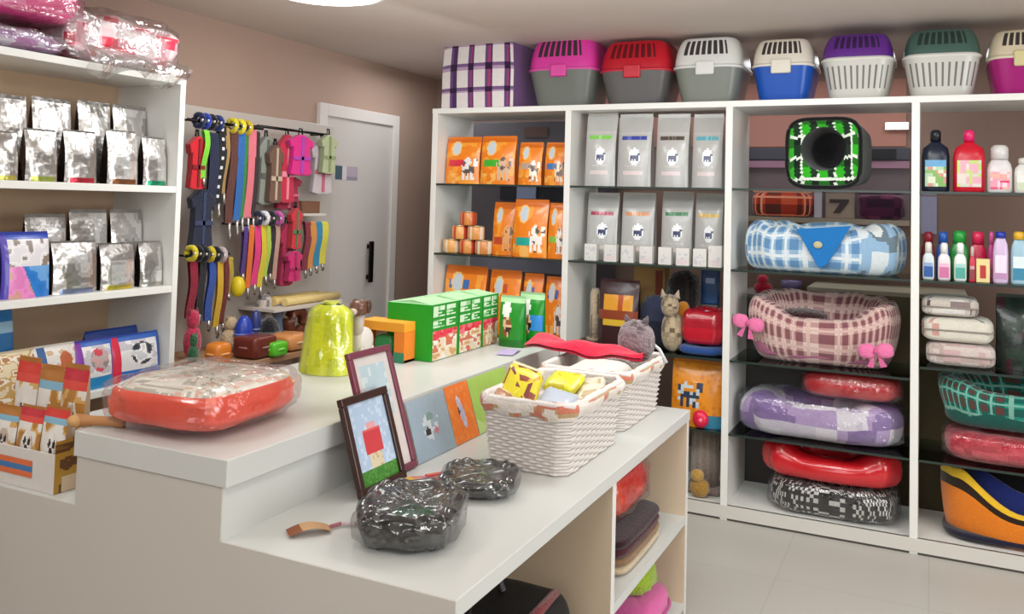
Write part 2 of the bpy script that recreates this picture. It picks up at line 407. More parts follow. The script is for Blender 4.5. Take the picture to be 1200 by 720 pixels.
for i, (dx, k, lb) in enumerate(((-1.02, 0, 'bottom left'), (.02, 0, 'bottom middle'), (1.06, 0, 'bottom right'), (-.5, 1, 'middle left'), (.54, 1, 'middle right'), (.02, 2, 'topmost'))):
    can('small orange and cream food can, %s of the pyramid on the shelf' % lb, x0+dx*rc*2.02, .1, S2+.001+k*(hc+.007), rc, hc, ['e8a860', 'e09850', 'd88a48'][i % 3], ['f0dcc0', 'c84830'][i % 2])

# ------------------------------------------------------------------ bay 2 : white bags
def whiteface(band, bv, dv, seed):
    def f(u, v):
        if abs(v-bv) < .028 and .12 < u < .88: return band if not (.3 < u < .7 and hsh(int(u*24), seed) < .25) else light(band, .25)
        if dogpix(u, v, .36, .72, dv-.06, dv+.055): return '2c3560'
        if (u-.54)**2+((v-dv)*1.4)**2 < .03: return 'eef0f4'
        if abs(v-.2) < .02 and .2 < u < .8: return 'dccccb'
        if abs(v-.3) < .012 and .25 < u < .75 and hsh(int(u*24), seed+2) < .6: return 'c8c4c4'
        if v > bv+.06 and abs(v-bv-.07) < .015: return 'c0beba'
        return 'b6b5b2'
    return f
W1 = [((683, 131, 719, 214), '7cc850', 'light green'), ((722, 132, 762, 216), '2a3a9c', 'dark blue'), ((767, 132, 806, 218), '4a3a30', 'dark brown'), ((811, 132, 847, 218), '58a8b8', 'pale teal')]
for r, c_, nm in W1:
    xc, w_, z0, z1 = rectY(*r, .07)
    bag('dog_food_bag', 'tall white dog food bag with %s band on the top shelf' % nm, 'dog food bag', w_*.995, z1-S1-.022, .13, (xc+(.006 if nm == 'light green' else (-.006 if nm == 'pale teal' else 0)), .13, S1+.001), whiteface(c_, .69, .42, xc), 'a8a5a0', 'b2afaa', group='white bags on the top shelf', nu=24, nv=36)
W2 = [((684, 225, 721, 300), 'b03858', 'crimson'), ((726, 225, 765, 302), 'd89060', 'orange'), ((773, 224, 810, 305), '2f7a4c', 'dark green'), ((815, 226, 848, 308), 'd8b048', 'yellow')]
for r, c_, nm in W2:
    xc, w_, z0, z1 = rectY(*r, .16)
    bag('dog_food_bag', 'white dog food bag with %s band behind the small cartons' % nm, 'dog food bag', w_*.995, z1-S2-.022, .12, (xc+(.006 if nm == 'crimson' else (-.012 if nm == 'yellow' else 0)), .22, S2+.001), whiteface(c_, .72, .45, xc+3), 'a8a5a0', 'b2afaa', group='white bags on the second shelf', nu=24, nv=36)
nm8 = ['leftmost', 'second from left', 'third from left', 'fourth from left', 'fourth from right', 'third from right', 'second from right', 'rightmost']
for i, px in enumerate((692, 715, 735, 757, 779, 800, 820, 838)):
    xc, w_, z0, z1 = rectY(px-9, 286-i*.2, px+9, 306, .05)
    t = thing('carton', 'small white carton on the second shelf, %s of its row' % nm8[i], 'carton', (xc, .07, S2+.001), 0, 'small white cartons before the white bags')
    hgt = .095 if i < 7 else .115
    M().box(-.036, .036, -.025, .025, 0, hgt, 'dad7d2').build('carton_body', 'card', t, bevel=.003)
    M().grid(lambda u, v: ((u-.5)*.056, -.0262, .012+v*(hgt-.03)), 6, 6, lambda u, v, i=i: ('c4c2c8' if vn(u*5, v*5, i) < .3 else ('dccaca' if v < .35 and i % 2 else 'd8d6d2')), sm=False).build('carton_label', 'card', t)

# bay 2 lower, messy shelf
def crumple(name, label, cat, px, Y, z, d, colf, mat='plush', e1=.7, e2=.7, amp=.04, group=None):
    xc, w_, z0, z1 = rectY(*px, Y)
    o = M().sell(0, 0, (z1-z)/2, w_/2, d/2, (z1-z)/2, colf, e1, e2, 28, 18, amp, 4, xc).build(name, mat, None, (xc, Y+d/2, z+.001))
    return tag(o, label, cat, group)
# tall beige spotted scratching post
xc, w_, z0, z1 = rectY(682, 338, 698, 425, .2)
t = thing('scratching_post', 'thin beige spotted scratching post beside the left divider', 'scratching post', (xc+.03, .22, S3+.001))
M().lathe([(.05, 0), (.05, .015)], 'a08a74', 18).build('post_base', 'fabric', t)
M().lathe([(.03, .015), (.03, (z1-S3)*.5), (.03, z1-S3-.03), (.02, z1-S3)], lambda u, v: '8a7058' if hsh(int(u*12), int(v*3)) < .3 else 'c0ac94', 14).build('post_column', 'plush', t)
def snackface(u, v):
    if .55 < v < .8 and .1 < u < .9: return 'e09a28' if hsh(int(u*8), 2) < .6 else 'b84a1a'
    if .28 < v < .4 and .12 < u < .85: return 'd8b030'
    if .4 < v < .55: return '8a3a1a'
    return '36181a'
xc, w_, z0, z1 = rectY(699, 328, 746, 398, .12)
bag('snack_bag', 'dark brown snack bag with orange and yellow label panels', 'snack bag', w_, z1-S3-.02, .1, (xc, .18, S3+.001), snackface, '2a1416', '3a1a1c')
xc, w_, z0, z1 = rectY(742, 313, 779, 347, .34)
t = thing('cardboard_box', 'tall tan cardboard box behind the navy cushion', 'box', (xc, .4, S3+.001))
M().box(-w_/2, w_/2, -.05, .05, 0, z1-S3, 'b08850').build('box_body', 'card', t, bevel=.003)
M().box(.2*w_, .42*w_, -.053, -.05, .15, z1-S3-.02, '8a3a22').build('box_label', 'card', t)
crumple('cushion', 'dark navy cushion leaning behind the grey plush', 'cushion', (748, 348, 786, 400), .22, S3, .1, lambda u, v: '3a3f58' if v > .5 else '2a2c3a', 'fabric')
# black long-haired plush head
xc, w_, z0, z1 = rectY(778, 314, 817, 372, .2)
t = thing('plush_toy', 'black shaggy plush toy with an orange front below the cartons', 'plush toy', (xc, .27, S3+.001))
hh = min(z1, S2-.045)-S3
M().sell(0, 0, hh*.7, w_/2, .08, hh*.3, lambda u, v: '14100f' if hsh(int(u*28), 3) < .7 else '2a211f', .8, .8, 28, 16, .05, 6, 4).build('plush_head', 'plush', t)
M().sell(.0, .0, hh*.3, w_*.42, .07, hh*.3, '1a1514', .7, .7, 24, 12, .03, 5, 2).build('plush_body', 'plush', t)
M().sell(.02, -.075, hh*.42, .035, .03, hh*.2, 'd0862a', .6, .6).build('plush_chest', 'plush', t)
# tabby cat plush
xc, w_, z0, z1 = rectY(772, 340, 800, 408, .06)
t = thing('plush_cat', 'grey and tan tabby plush cat sitting left of the red bed', 'plush toy', (xc, .1, S3+.001))
hh = max(z1-S3, .2); tab = lambda u, v: pick(['6e5c48', '9a8a70', 'b8a688', 'a8987c'], u*14, v*16)
M().sell(0, 0, hh*.32, w_*.45, .06, hh*.32, tab, .9, .9).build('plush_body', 'plush', t)
M().sell(-.01, -.02, hh*.74, w_*.36, .05, hh*.18, tab, .9, .9).build('plush_head', 'plush', t)
for sx in (-1, 1): M().lathe([(.022, 0), (.012, .02), (.002, .045)], 'b0a088', 10).build('ear', 'plush', t, (-.01+sx*.035, -.02, hh*.87), (0, sx*.25, 0))
# blue tin hanging/standing
xc, w_, z0, z1 = rectY(820, 314, 840, 341, .3)
t = thing('blue_pouch', 'small blue pouch with a white mark under the rightmost cartons', 'pouch', (xc, .36, S3+.001))
M().box(-w_/2, w_/2, -.03, .03, .24, z1-S3, '1f5a96').build('pouch_body', 'print', t, bevel=.01)
M().box(-.02, .03, -.033, -.03, z1-S3-.09, z1-S3-.06, 'a8c8e8').build('pouch_mark', 'print', t)
M().box(-w_/2, w_/2, -.03, .03, 0, .24, '8a7a70').build('pouch_stand', 'card', t, bevel=.005)
# red bed stack on shelf 3
xc, w_, z0, z1 = rectY(797, 364, 846, 408, .03)
BLT = ray(815, 406, 1, .03)[2]
bed('pet_bed', 'blue folded pet bed under a red one near the right divider', .25, .3, BLT-S3-.003, '234a8c', '1d3c74', (xc-.012, .18, S3+.001), rt=.05, dip=.1, amp=.0)
bed('pet_bed', 'small round red pet bed on top of a blue one', w_+.01, .28, (z1-BLT)*.95, lambda u, v: 'a81026' if v < .5 else 'c0162c', '90101e', (xc-.004, .18, BLT+.004), rt=.038, dip=.0, mat='vinyl', e=.4, fill=.75)
# orange bag with dog on shelf 4
xc, w_, z0, z1 = rectY(784, 424, 846, 503, .03)
def obag(u, v):
    if dogpix(u, v, .12, .62, .28, .72): return '2c3a50' if hsh(int(u*16), int(v*20)) < .6 else 'b8c4cc'
    if (u-.35)**2+(v-.5)**2 < .05 and hsh(int(u*16), int(v*20), 5) < .4: return 'c8ced2'
    if u > .62 and v < .2: return '2a80a0'
    return 'e08c1c' if hsh(int(u*16), int(v*20), 2) < .8 else 'd07c14'
bag('pet_food_bag', 'big orange bag with a grey dog picture behind the counter end', 'pet food bag', w_, z1-S4-.02, .14, (xc, .11, S4+.001), obag, 'c07010', 'c87814')
x_, _, z0, z1 = rectY(809, 482, 829, 503, -.0)
t = thing('toy_ball', 'shiny pink red ball in front of the big orange bag', 'ball', (x_, .037, S4+.047))
M().sell(0, 0, .0, .042, .03, .046, 'e01c48', 1, 1).build('ball_body', 'plastic', t); M().sell(.005, -.02, .0, .015, .012, .015, 'f08aa0', 1, 1, 12, 8).build('ball_mark', 'plastic', t)
# beige carpeted post + golden plush on the base board
xc, w_, z0, z1 = rectY(808, 508, 846, 592, .12)
t = thing('scratching_post', 'thick beige carpeted scratching post on the bottom board', 'scratching post', (xc-.02, .2, .077))
M().box(-.095, .095, -.1, .1, 0, .03, '8f8078').build('post_base', 'fabric', t, bevel=.01)
M().lathe([(.075, .03), (.075, .18), (.07, .34)], lambda u, v: 'a8988e' if int(u*24) % 2 else '9a8a80', 24).build('post_column', 'plush', t)
x_, w_, z0, z1 = rectY(809, 562, 830, 594, .05)
t = thing('plush_toy', 'small golden brown plush toy at the foot of the beige post', 'plush toy', (x_, .055, .076))
M().sell(0, 0, .05, .05, .035, .05, 'a8803a', .9, .9, amp=.05).build('plush_body', 'plush', t); M().sell(-.01, -.012, .115, .035, .03, .032, 'b89048', .9, .9).build('plush_head', 'plush', t)

# ------------------------------------------------------------------ bay 3
# green plaid pet igloo
xc, w_, z0, z1 = rectY(916, 142, 1004, 222, .02)
hI = z1-S1; dI = .34
t = thing('pet_house', 'green and black plaid soft pet house with a dark round opening', 'pet house', (xc+.02, .04, S1+.013), math.radians(-7))
cont = superell(64, w_/2, hI/2, .45)
def gpl(x, z):
    a = (x/w_*4.4+.25) % 1; b = (z/hI*3.2+.15) % 1
    A, B = a < .5, b < .5
    if b > .86 or a > .9: return 'dfe8dc'
    if A and B: return '2fae1f'
    if not A and not B: return '0c1c10'
    return '1c6a18' if A else '15301c'
def front(u, v):
    k = int(u*64) % 64; ox, oz = cont[k]; th = 2*PI*u
    ix, iz = w_*.31*math.cos(th)-.0, hI*.32*math.sin(th)-.0+hI*.06
    return (ox+(ix-ox)*v, -.012*math.sin(PI*v), hI/2+oz+(iz-oz)*v)
m = M()
def fcol(u, v):
    p = front(u, v); return gpl(p[0], p[2]-hI/2)
m.grid(front, 64, 26, fcol, cu=True).build('front_panel', 'fabric', t)
M().grid(lambda u, v: (cont[int(u*64) % 64][0]*(1-.06*v*v), .0+dI*v, hI/2+cont[int(u*64) % 64][1]*(1-.1*v*v)), 64, 8, lambda u, v: '17251a' if int(v*8) % 2 else '0f160f', cu=True, flip=True).build('side_shell', 'fabric', t)
M().grid(lambda u, v: (cont[int(u*64) % 64][0]*(.94)*(1-v), dI+.001, hI/2+cont[int(u*64) % 64][1]*.9*(1-v)), 64, 2, '101810', cu=True, flip=True).build('back_panel', 'fabric', t)
M().tube([(x, -.003, hI/2+z) for x, z in cont], .011, '0a0d0a', 8, closed=True).build('piping', 'fabric', t)
M().grid(lambda u, v: (w_*.315*math.cos(2*PI*u)*(1-.3*v*v)*(1 if v < .99 else 0), .002+.2*v, hI*.56+hI*.325*math.sin(2*PI*u)*(1-.3*v*v)*(1 if v < .99 else 0)), 40, 6, lambda u, v: '0b080d' if v < .6 else '0e0a10', cu=True).build('inner_lining', 'fabric', t)
# blue plaid bed with patches on shelf 2
xc, w_, z0, z1 = rectY(866, 262, 1062, 328, .03)
bl = plaidfn(('c8d6e0', '8fb0cc', '5f8ab4', 'd8e0e4'), 36, 8)
def blcol(u, v):
    th = u
    if .79 < th < .93: return pick(['d8dcdc', '6a7c88', '8fb0cc', 'd0d8dc'], u*26, v*5)
    if .5 < th < .58: return pick(['9cc0e0', 'cfe0ee', '5a7cac'], u*26, v*5)
    return bl(u, v)
t = bed('pet_bed', 'light blue plaid pet bed with a deep blue corner flap on second shelf', min(w_*.98, .80), .4, (z1-S2)*.98, blcol, lambda u, v: 'a8c4dc' if hsh(int(u*28), int(v*10)) < .6 else '4a80b4', (xc, .225, S2+.001), rt=.07, dip=.12, amp=.04, seed=8, nu=216, nv=48)
M().prism([(-.16, .19), (.10, .215), (-.01, .02), (-.05, .0)], -.012, .0, '1f72b8').build('blue_flap', 'fabric', t, (.05, -.205, .03))
M().sell(-.005, -.222, .145, .022, .008, .018, 'c0b890', 1, 1, 16, 8).build('flap_badge', 'fabric', t)
# pink plaid bed with bows
xc, w_, z0, z1 = rectY(862, 356, 1054, 436, .03)
pk = plaidfn(('dcc4bc', 'b8908c', '84545a', 'd4b4ac'), 52, 9)
w_ = .80
t = bed('pet_bed', 'pink and brown plaid pet bed with a pink bow at each front corner', .77, .40, z1-S3+.0, lambda u, v: ('cc7a9c' if .70 < v < .74 else pk(u, v)), lambda u, v: 'b06a88' if hsh(int(u*14), int(v*5)) < .7 else '9a5878', (-.505, .235, S3+.002), rt=.06, dip=.28, flare=.05, seed=4, back=.1, nu=312, nv=54)
for sx, tilt, zz in ((-1, .2, .6), (.78, -.1, .35)):
    bw = M()
    for s in (-1, 1): bw.sell(s*.04, 0, 0, .042, .022, .036, 'e878a8', .8, .9, 14, 10, .05, 4)
    bw.sell(0, -.01, 0, .014, .016, .016, 'd0608e', 1, 1, 10, 8)
    for s in (-1, 1): bw.prism([(s*.005, 0), (s*.045, -.075), (s*.015, -.08)][::s], -.004, .004, 'd8689a')
    bw.build('bow', 'fabric', t, (sx*w_*.43, -.225 if sx > 0 else -.19, (z1-S3)*zz), (0, tilt, 0))
M().sell(-.1, .05, (z1-S3)*.66, .12, .1, .05, '3a1a1c', .8, .8, amp=.05).build('dark_cushion', 'plush', t)
# bottom stack
def zpx(px, py, Y=.02): return ray(px, py, 1, Y)[2]
xc, w_, z0, z1 = rectY(897, 578, 1050, 634, .03)
zt1 = zpx(975, 588)
dot = lambda u, v: 'd4d4d0' if (int(u*160)+int(v*28)*3) % 2 == 0 and hsh(int(u*160), int(v*28)) < .55 else '121212'
bed('pet_bed', 'black and white dotted pet bed at the bottom of the stack', w_, .4, .155, dot, '2a2a2a', (xc, .23, .077), rt=.07, dip=.05, nu=160, nv=28, wrap='wrap')
xc, w_, z0, z1 = rectY(889, 530, 1056, 592, .03)
bed('pet_bed', 'red vinyl pet bed with low front on the black dotted one', w_, .4, .175, lambda u, v: 'b8141e' if .1 < v < .4 else 'c81c26', '7a0c14', (xc, .23, .246), rt=.075, dip=.35, mat='vinyl', cmat='fabric', amp=.03, seed=12, fill=.4)
xc, w_, z0, z1 = rectY(853, 462, 1050, 540, .03)
pur = lambda u, v: pick(['8e74ac', 'b8a0cc', 'e4dfe8', 'd4cedc'], u*15, v*3, 2)
bed('pet_bed', 'lilac and white patched pet bed in clear plastic below the pink plaid bed', min(w_, .775), .4, .20, pur, lambda u, v: 'a890c0' if hsh(int(u*9), int(v*4)) < .5 else 'd4cfe0', (-.51, .225, S4+.006), rt=.085, dip=.2, wrap='wrap', amp=.04, seed=3, fill=.6)
xc, w_, z0, z1 = rectY(937, 437, 1062, 497, .05)
t = thing('pet_cushion', 'glossy red cushion in plastic on top of the lilac bed', 'cushion', (xc-.01, .22, S4+.216), 0)
M().sell(0, 0, .068, w_/2-.015, .16, .064, lambda u, v: 'b81020' if v < .5 else 'c81a28', .6, .45, 40, 18, .02, 3, 2).build('cushion_body', 'vinyl', t)
M().sell(0, 0, .068, w_/2-.004, .168, .067, 'ffffff', .5, .4, 40, 18, .02, 5, 6).build('plastic_wrap', 'wrap', t)

# ------------------------------------------------------------------ bay 4
def bottle(label, px, Y, z, col, lab, cap, mat='plastic', e=.7, group=None, depth=.55, capf=.18, neck=.35):
    xc, w_, z0, z1 = rectY(*px, Y)
    h = z1-z; r = w_/2
    t = thing('bottle', label, 'bottle', (xc, Y+r*depth+.005, z+.001), 0, group)
    hb = h*(1-capf)
    M().lathe([(r*.9, 0), (r, .01), (r, hb*.7), (r*.9, hb*.86), (r*neck*1.1, hb*.97), (r*neck, hb)], col, 22, sy=depth, e=e).build('bottle_body', mat, t)
    M().lathe([(r*neck*1.15, hb), (r*neck*1.15, hb+h*capf*.8), (r*neck*.8, h)], cap, 16).build('cap', mat, t)
    M().grid(lambda u, v: ((u-.5)*r*1.5, -r*depth*(1.02+.02*math.sin(PI*u))-.001, hb*(.1+.52*v)), 8, 8, lab).build('bottle_label', 'print', t)
    return t
lab1 = lambda u, v: '4a98c8' if v > .75 else ['a8c8a0', '70a838', 'd8e0c0', 'c88870'][int(hsh(int(u*6), int(v*6))*4)]
lab2 = lambda u, v: ['d8ccc0', 'b8d060', 'e0a0b0', 'c8c8b8'][int(hsh(int(u*6), int(v*6), 3)*4)]
lab3 = lambda u, v: ['e890a8', 'd81860', 'f0d0d8', 'f0a890'][int(hsh(int(u*6), int(v*6), 6)*4)]
bottle('navy shampoo bottle with blue and green label on the top glass shelf', (1080, 152, 1113, 226), .08, S1, '101a30', lab1, '101420', neck=.34)
bottle('red shampoo bottle with pink cap and pale label on the top glass shelf', (1117, 152, 1155, 227), .06, S1, 'c8102a', lab2, 'e0206a', neck=.3)
bottle('white and pink bottle right of the red shampoo on the top shelf', (1157, 170, 1187, 227), .07, S1, 'dcd6d6', lab3, 'd8d4d2', neck=.62, capf=.3)
bottle('short white bottle at the right edge of the top shelf', (1189, 185, 1212, 228), .07, S1, 'dddad4', lambda u, v: 'c8d0b0' if v < .5 else 'e4e2dc', 'd8d4cc', neck=.5)
G = 'care bottles on the second shelf'
xs = [((1081, 284, 1095, 331), 'cfd8dc', '2458a0', 'e0dcd4', 'white and blue'), ((1099, 285, 1114, 332), 'e2d8dc', 'd070a0', 'eae6e4', 'white and pink'), ((1118, 285, 1133, 333), 'dce4e0', '50a898', 'ecf0ec', 'white and teal'),
      ((1136, 289, 1143, 334), 'c83048', '8a4048', 'c8b8b0', 'narrow red'), ]
for r, c1, c2, cp, nm in xs:
    bottle('small %s care bottle in the front row of the second shelf' % nm, r, .05, S2, c1, lambda u, v, c2=c2: c2 if v < .8 else light(c2, .5), cp, group=G, neck=.5, capf=.28)
xc, w_, z0, z1 = rectY(1144, 304, 1160, 334, .05)
t = thing('carton', 'cream carton with red mark among the care bottles', 'carton', (xc, .075, S2+.001)); M().box(-w_/2, w_/2, -.025, .025, 0, z1-S2, 'e4d090').build('carton_body', 'card', t, bevel=.003)
M().box(-.012, .012, -.027, -.025, .02, .08, 'b83030').build('carton_mark', 'card', t)
bk = [((1079, 272, 1096, 330), '7a1420', '90182a', 'dark red'), ((1097, 272, 1113, 330), '2a58b0', '2a58b0', 'blue'), ((1113, 271, 1136, 330), '1f9038', '28a040', 'green'), ((1136, 272, 1157, 330), 'd01848', 'e02858', 'crimson'), ((1158, 272, 1166, 330), 'c83a8c', 'd85aa0', 'magenta')]
for r, c1, c2, nm in bk:
    bottle('tall %s care bottle in the back row of the second shelf' % nm, r, .16, S2, c1, lambda u, v, c2=c2: c2, c2, group=G, neck=.6, capf=.25)
bottle('lilac bottle with blue cap toward the right on the second shelf', (1164, 272, 1182, 334), .05, S2, 'd0b8d8', lambda u, v: 'e8dcec' if v > .3 else 'c08cb8', '2838a8', group=G, neck=.6, capf=.12)
bottle('pale blue bottle with yellow cap at the right frame edge, second shelf', (1185, 272, 1204, 334), .05, S2, '9cc0d0', lambda u, v: '3c88a8' if v < .5 else 'dce8ea', 'e0b030', group=G, neck=.6, capf=.15)
# folded blankets on shelf 3
bounds = [(1085, 1168, 403, 431), (1080, 1166, 373, 404), (1080, 1148, 347, 371)]
nmB = ['pale plain patterned blanket at the bottom of the folded stack', 'white blanket with red flower prints in the middle of the folded stack', 'spotted grey and white blanket on top of the folded stack']
cb = [spots('cfc0ba', ['c8a8a8', 'd8ccc6', 'b8a49c'], .5, 60, 12, 1), spots('d8d2c4', ['b83a4a', '6a8878', 'c89890', 'd8d2c4'], .2, 30, 7, 2), spots('c4bab0', ['5a4a48', '8a7a78', 'd8d4ce'], .4, 40, 8, 3)]
zb = S3B+.001
for k, (a0, a1, t0, t1) in enumerate(bounds):
    xc, w_, z0, z1 = rectY(a0, t0, a1, t1, .05)
    hb = z1-z0-.004 if k else (zpx(1120, 404, .05)-zb)
    t = thing('folded_blanket', nmB[k], 'blanket', (xc, .2, zb), 0, 'folded blankets')
    M().sell(0, 0, hb*.5, w_/2, .14, hb*.5, cb[k], .45, .3, 60, 16, .012, 3, k*2).build('folded_cloth', 'fabric', t)
    M().tube([(-w_/2*.98, -.1, hb*.5), (-w_/2*.96, -.142, hb*.5), (0, -.1435, hb*.5), (w_/2*.96, -.142, hb*.5), (w_/2*.98, -.1, hb*.5)], .004, '9a8c84', 6).build('fold_edge', 'fabric', t)
    zb += hb+.002
xc, w_, z0, z1 = rectY(1166, 352, 1225, 430, .1)
t = bag('pet_clothes_bag', 'dark green bag standing right of the folded blankets', 'bag', w_, z1-S3B, .15, (xc+.01, .22, S3B+.001), lambda u, v: ['10201a', '1c3024', '3a1420'][int(hsh(int(u*6), int(v*7))*2.4)], '0f1814', '142018')
# bed stack
xR = .395
plt = plaidfn(('1f8a78', '0f5a50', '5a3a34', '7ab0a0'), 40, 9)
zt = zpx(1150, 512, .03)
bed('pet_bed', 'teal green plaid pet bed on top of the right hand stack', .76, .4, zpx(1110, 446, .03)-zt-.012, plt, '145048', (xR, .225, zt+.014), rt=.06, dip=.25, flare=.07, seed=21, nu=240, nv=54)
bed('pet_bed', 'coral red plush bed under the teal plaid one', .70, .4, zt-S4-.006, lambda u, v: pick(['b81c34', 'c82a40', 'd84858'], u*40, v*8), 'a81830', (xR+.02, .23, S4+.002), rt=.09, dip=.0, mat='plush', seed=22, wrap='wrap', amp=.01)
zb0 = .077
bed('pet_bed', 'boat shaped orange pet bed with yellow trim at the bottom right', .72, .42, .32, lambda u, v: ('e8b828' if .10 < v < .22 else ('2a1a10' if .22 < v < .25 or .07 < v < .10 else 'e8801c')), '1c1c30', (.40, .232, zb0), rt=.026, dip=.5, flare=.03, seed=23, e=.9, fill=.12, amp=.01)
bed('pet_bed', 'navy blue pet bed nested inside the orange one', .54, .29, .25, lambda u, v: ('9a9aa0' if .24 < v < .27 and int(u*72) % 2 else '18266a'), '0c1238', (.42, .234, zb0+.07), rt=.028, dip=.3, flare=.02, seed=24, e=.9, fill=.12, amp=.01)
bed('pet_bed', 'black pet bed nested in the navy one under the glass shelf', .38, .165, .21, '0c0b0c', '151214', (.42, .236, zb0+.125), rt=.035, dip=.0, seed=25, e=.9, amp=.01)

# ------------------------------------------------------------------ carriers on top
def carrier(label, px, py, ysplit, lidc, tubc, lidslots, tubslots, latchc=None, d=.42, Y=.02):
    xc, w_, z0, z1 = rectY(px[0], py[0], px[1], py[1], Y)
    h = z1-H; sp = (ray((px[0]+px[1])/2, ysplit, 1, Y)[2]-H)
    t = thing('pet_carrier', label, 'pet carrier', (xc, Y+d/2, H+.002), 0, 'pet carriers on top of the shelving')
    w2 = w_/2; d2 = d/2; e = .42; n = 120
    ce = superell(n, 1, 1, e)
    # tub
    levels = [(0, .74), (.03, .78), (.5, .88), (.9, .96), (1, 1.0)]
    def tubf(u, v):
        k = int(round(u*n)) % n; s = .76+.2*v; return (ce[k][0]*w2*s, ce[k][1]*d2*(s+.03), sp*v)
    def tcol(u, v):
        th = u*360
        if tubslots and 222 < th < 318 and .25 < v < .85 and int(u*n) % 3 == 0: return dark(tubc, .45)
        return tubc
    M().grid(tubf, n, 12, tcol, cu=True).grid(lambda u, v: (ce[int(round(u*n)) % n][0]*w2*.76*v, ce[int(round(u*n)) % n][1]*d2*.79*v, 0), n, 2, tubc, cu=True).build('tub', 'plastic', t)
    M().grid(lambda u, v: (ce[int(round(u*n)) % n][0]*w2*(1.0 if .2 < v < .8 else .95), ce[int(round(u*n)) % n][1]*d2*(1.0 if .2 < v < .8 else .96), sp-.012+.026*v), n, 6, light(lidc, .1) if tubc != 'c9c7c0' else 'd6d4cc', cu=True).build('rim', 'plastic', t)
    hl = h-sp-.012
    def lidf(u, v):
        k = int(round(u*n)) % n
        if v < .8:
            q = v/.8; s = .96-.24*q**1.6; z = sp+.012+hl*(1-(1-q)**1.5)*.93
        else:
            q = (v-.8)/.2; s = .72*(1-q); z = sp+.012+hl*(.93+.07*math.sin(q*PI/2))
        return (ce[k][0]*w2*s, ce[k][1]*d2*(s+.02 if v < .8 else s*1.03), z)
    def lcol(u, v):
        th = u*360
        if lidslots and 238 < th < 302 and .18 < v < .58 and int(u*n) % 3 != 0: return '352e30' if lidslots == 1 else dark(lidc, .5)
        if lidslots and 150 < th < 210 and .25 < v < .6 and int(u*n) % 3 == 0: return dark(lidc, .6)
        return lidc
    M().grid(lidf, n, 20, lcol, cu=True).build('lid', 'plastic', t)
    if latchc:
        M().box(-.05, .05, -d2-.008, -d2+.01, sp-.045, sp+.03, latchc).build('latch', 'plastic', t, bevel=.008)
    M().tube([(-.06, 0, h-.012), (-.055, 0, h+.004), (.055, 0, h+.004), (.06, 0, h-.012)], .008, dark(lidc, .15), 8).build('carry_handle', 'plastic', t)
    return t
GD = '6d716a'
carrier('pink lidded pet carrier with grey tub next to the plaid house', (613, 697), (40, 121), 81, 'd83c9c', GD, 1, 0, 'd83c9c')
carrier('red lidded pet carrier with dark grey tub', (697, 785), (44, 120), 82, 'b80e24', '5e5c5c', 2, 0, 'c0142c')
carrier('white lidded pet carrier with grey tub', (784, 869), (40, 118), 78, 'd2d2ce', '7c8078', 1, 0, 'd6d6d2')
carrier('cream lidded pet carrier with bright blue tub', (877, 954), (42, 116), 76, 'd6cec0', '0f4fae', 1, 0, 'd8d2c4')
carrier('purple lidded pet carrier with white vented tub', (959, 1049), (36, 113), 69, '5c2484', 'c9c7c0', 2, 1)
carrier('dark green lidded pet carrier with white vented tub', (1056, 1153), (30, 112), 65, '3f5c54', 'c9c7c0', 2, 1)
carrier('cream lidded pet carrier with magenta tub at the right edge', (1157, 1250), (30, 109), 66, 'd0c4a8', 'a00f70', 1, 0, 'cfc490')
# plaid cube house
xc, w_, z0, z1 = rectY(516, 38, 603, 122, .01)
hP = z1-H
t = thing('pet_house', 'white and purple plaid soft cube house at the left end of the shelf top', 'pet house', (xc+.0, .02, H+.002), math.radians(-4))
def pcol(u, v):
    a = (u*4+.12) % 1; b = (v*3.2+.1) % 1
    A, B = a > .62, b > .72
    if A and B: return '2c1238'
    if .8 < a < .88: return 'a04070'
    if A: return '6a4478' if a < .8 else '4a2a5c'
    if B: return '7a5a88' if b > .82 else 'b89ab8'
    return 'e2dad8'
def pfn(u, v):
    x = (u-.5)*w_*(1-.12*max(0, v-.5)); return (x, -.012*math.sin(PI*u)*math.sin(PI*v), v*hP*(1-.03*abs(2*u-1)**6))
M().grid(pfn, 50, 44, pcol).build('front_panel', 'fabric', t)
def psh(u, v):
    q = u*3
    if q < 1: x, z = -w_/2*(1-.12*max(0, q-.5)), q*hP
    elif q < 2: x, z = (q-1.5)*w_*.94, hP+.008*math.sin(PI*(q-1))
    else: x, z = w_/2*(1-.12*max(0, 2.5-q)), (3-q)*hP
    return (x, v*.4, z)
M().grid(psh, 45, 20, lambda u, v: '6a3a78' if u > .62 else pcol(u*3, v), flip=True).build('side_shell', 'fabric', t)
M().grid(lambda u, v: ((.5-u)*w_*.95, .4, v*hP), 6, 6, '5a3a6a').build('back_panel', 'fabric', t)

# ------------------------------------------------------------------ behind the shelving
YW = YB-.004
def backbox(px, Y0, Y1, zlo=None):
    xc, w_, z0, z1 = rectY(*px, Y0); return xc-w_/2, xc+w_/2, (0 if zlo is None else zlo), z0, z1
xa_, xb_, _, z0, z1 = backbox((480, 143, 700, 215), .8, 1.2)
t = thing('storage_cabinet', 'dark slate storage cabinet seen through the left bay', 'cabinet', (0, 0, 0))
M().box(xa_+.28, xb_, .8, 1.22, 0, z1, '57535a').build('cabinet_body', 'matte', t, bevel=.004)
px = backbox((615, 149, 642, 161), .8, 1); M().box(px[0], px[1], .79, .8, px[3], px[4], '5a4038').build('cabinet_plate', 'matte', t)
px = backbox((540, 300, 662, 318), .8, 1); M().box(xa_+.3, px[1], .785, .8, px[3], px[4], '7a7c8c').build('cabinet_rail', 'matte', t)
px = backbox((588, 215, 662, 235), .8, 1)
o = M().box(px[0], px[1], .775, .8, px[3], px[4], '1e2230').build('cabinet_slot', 'matte', t)
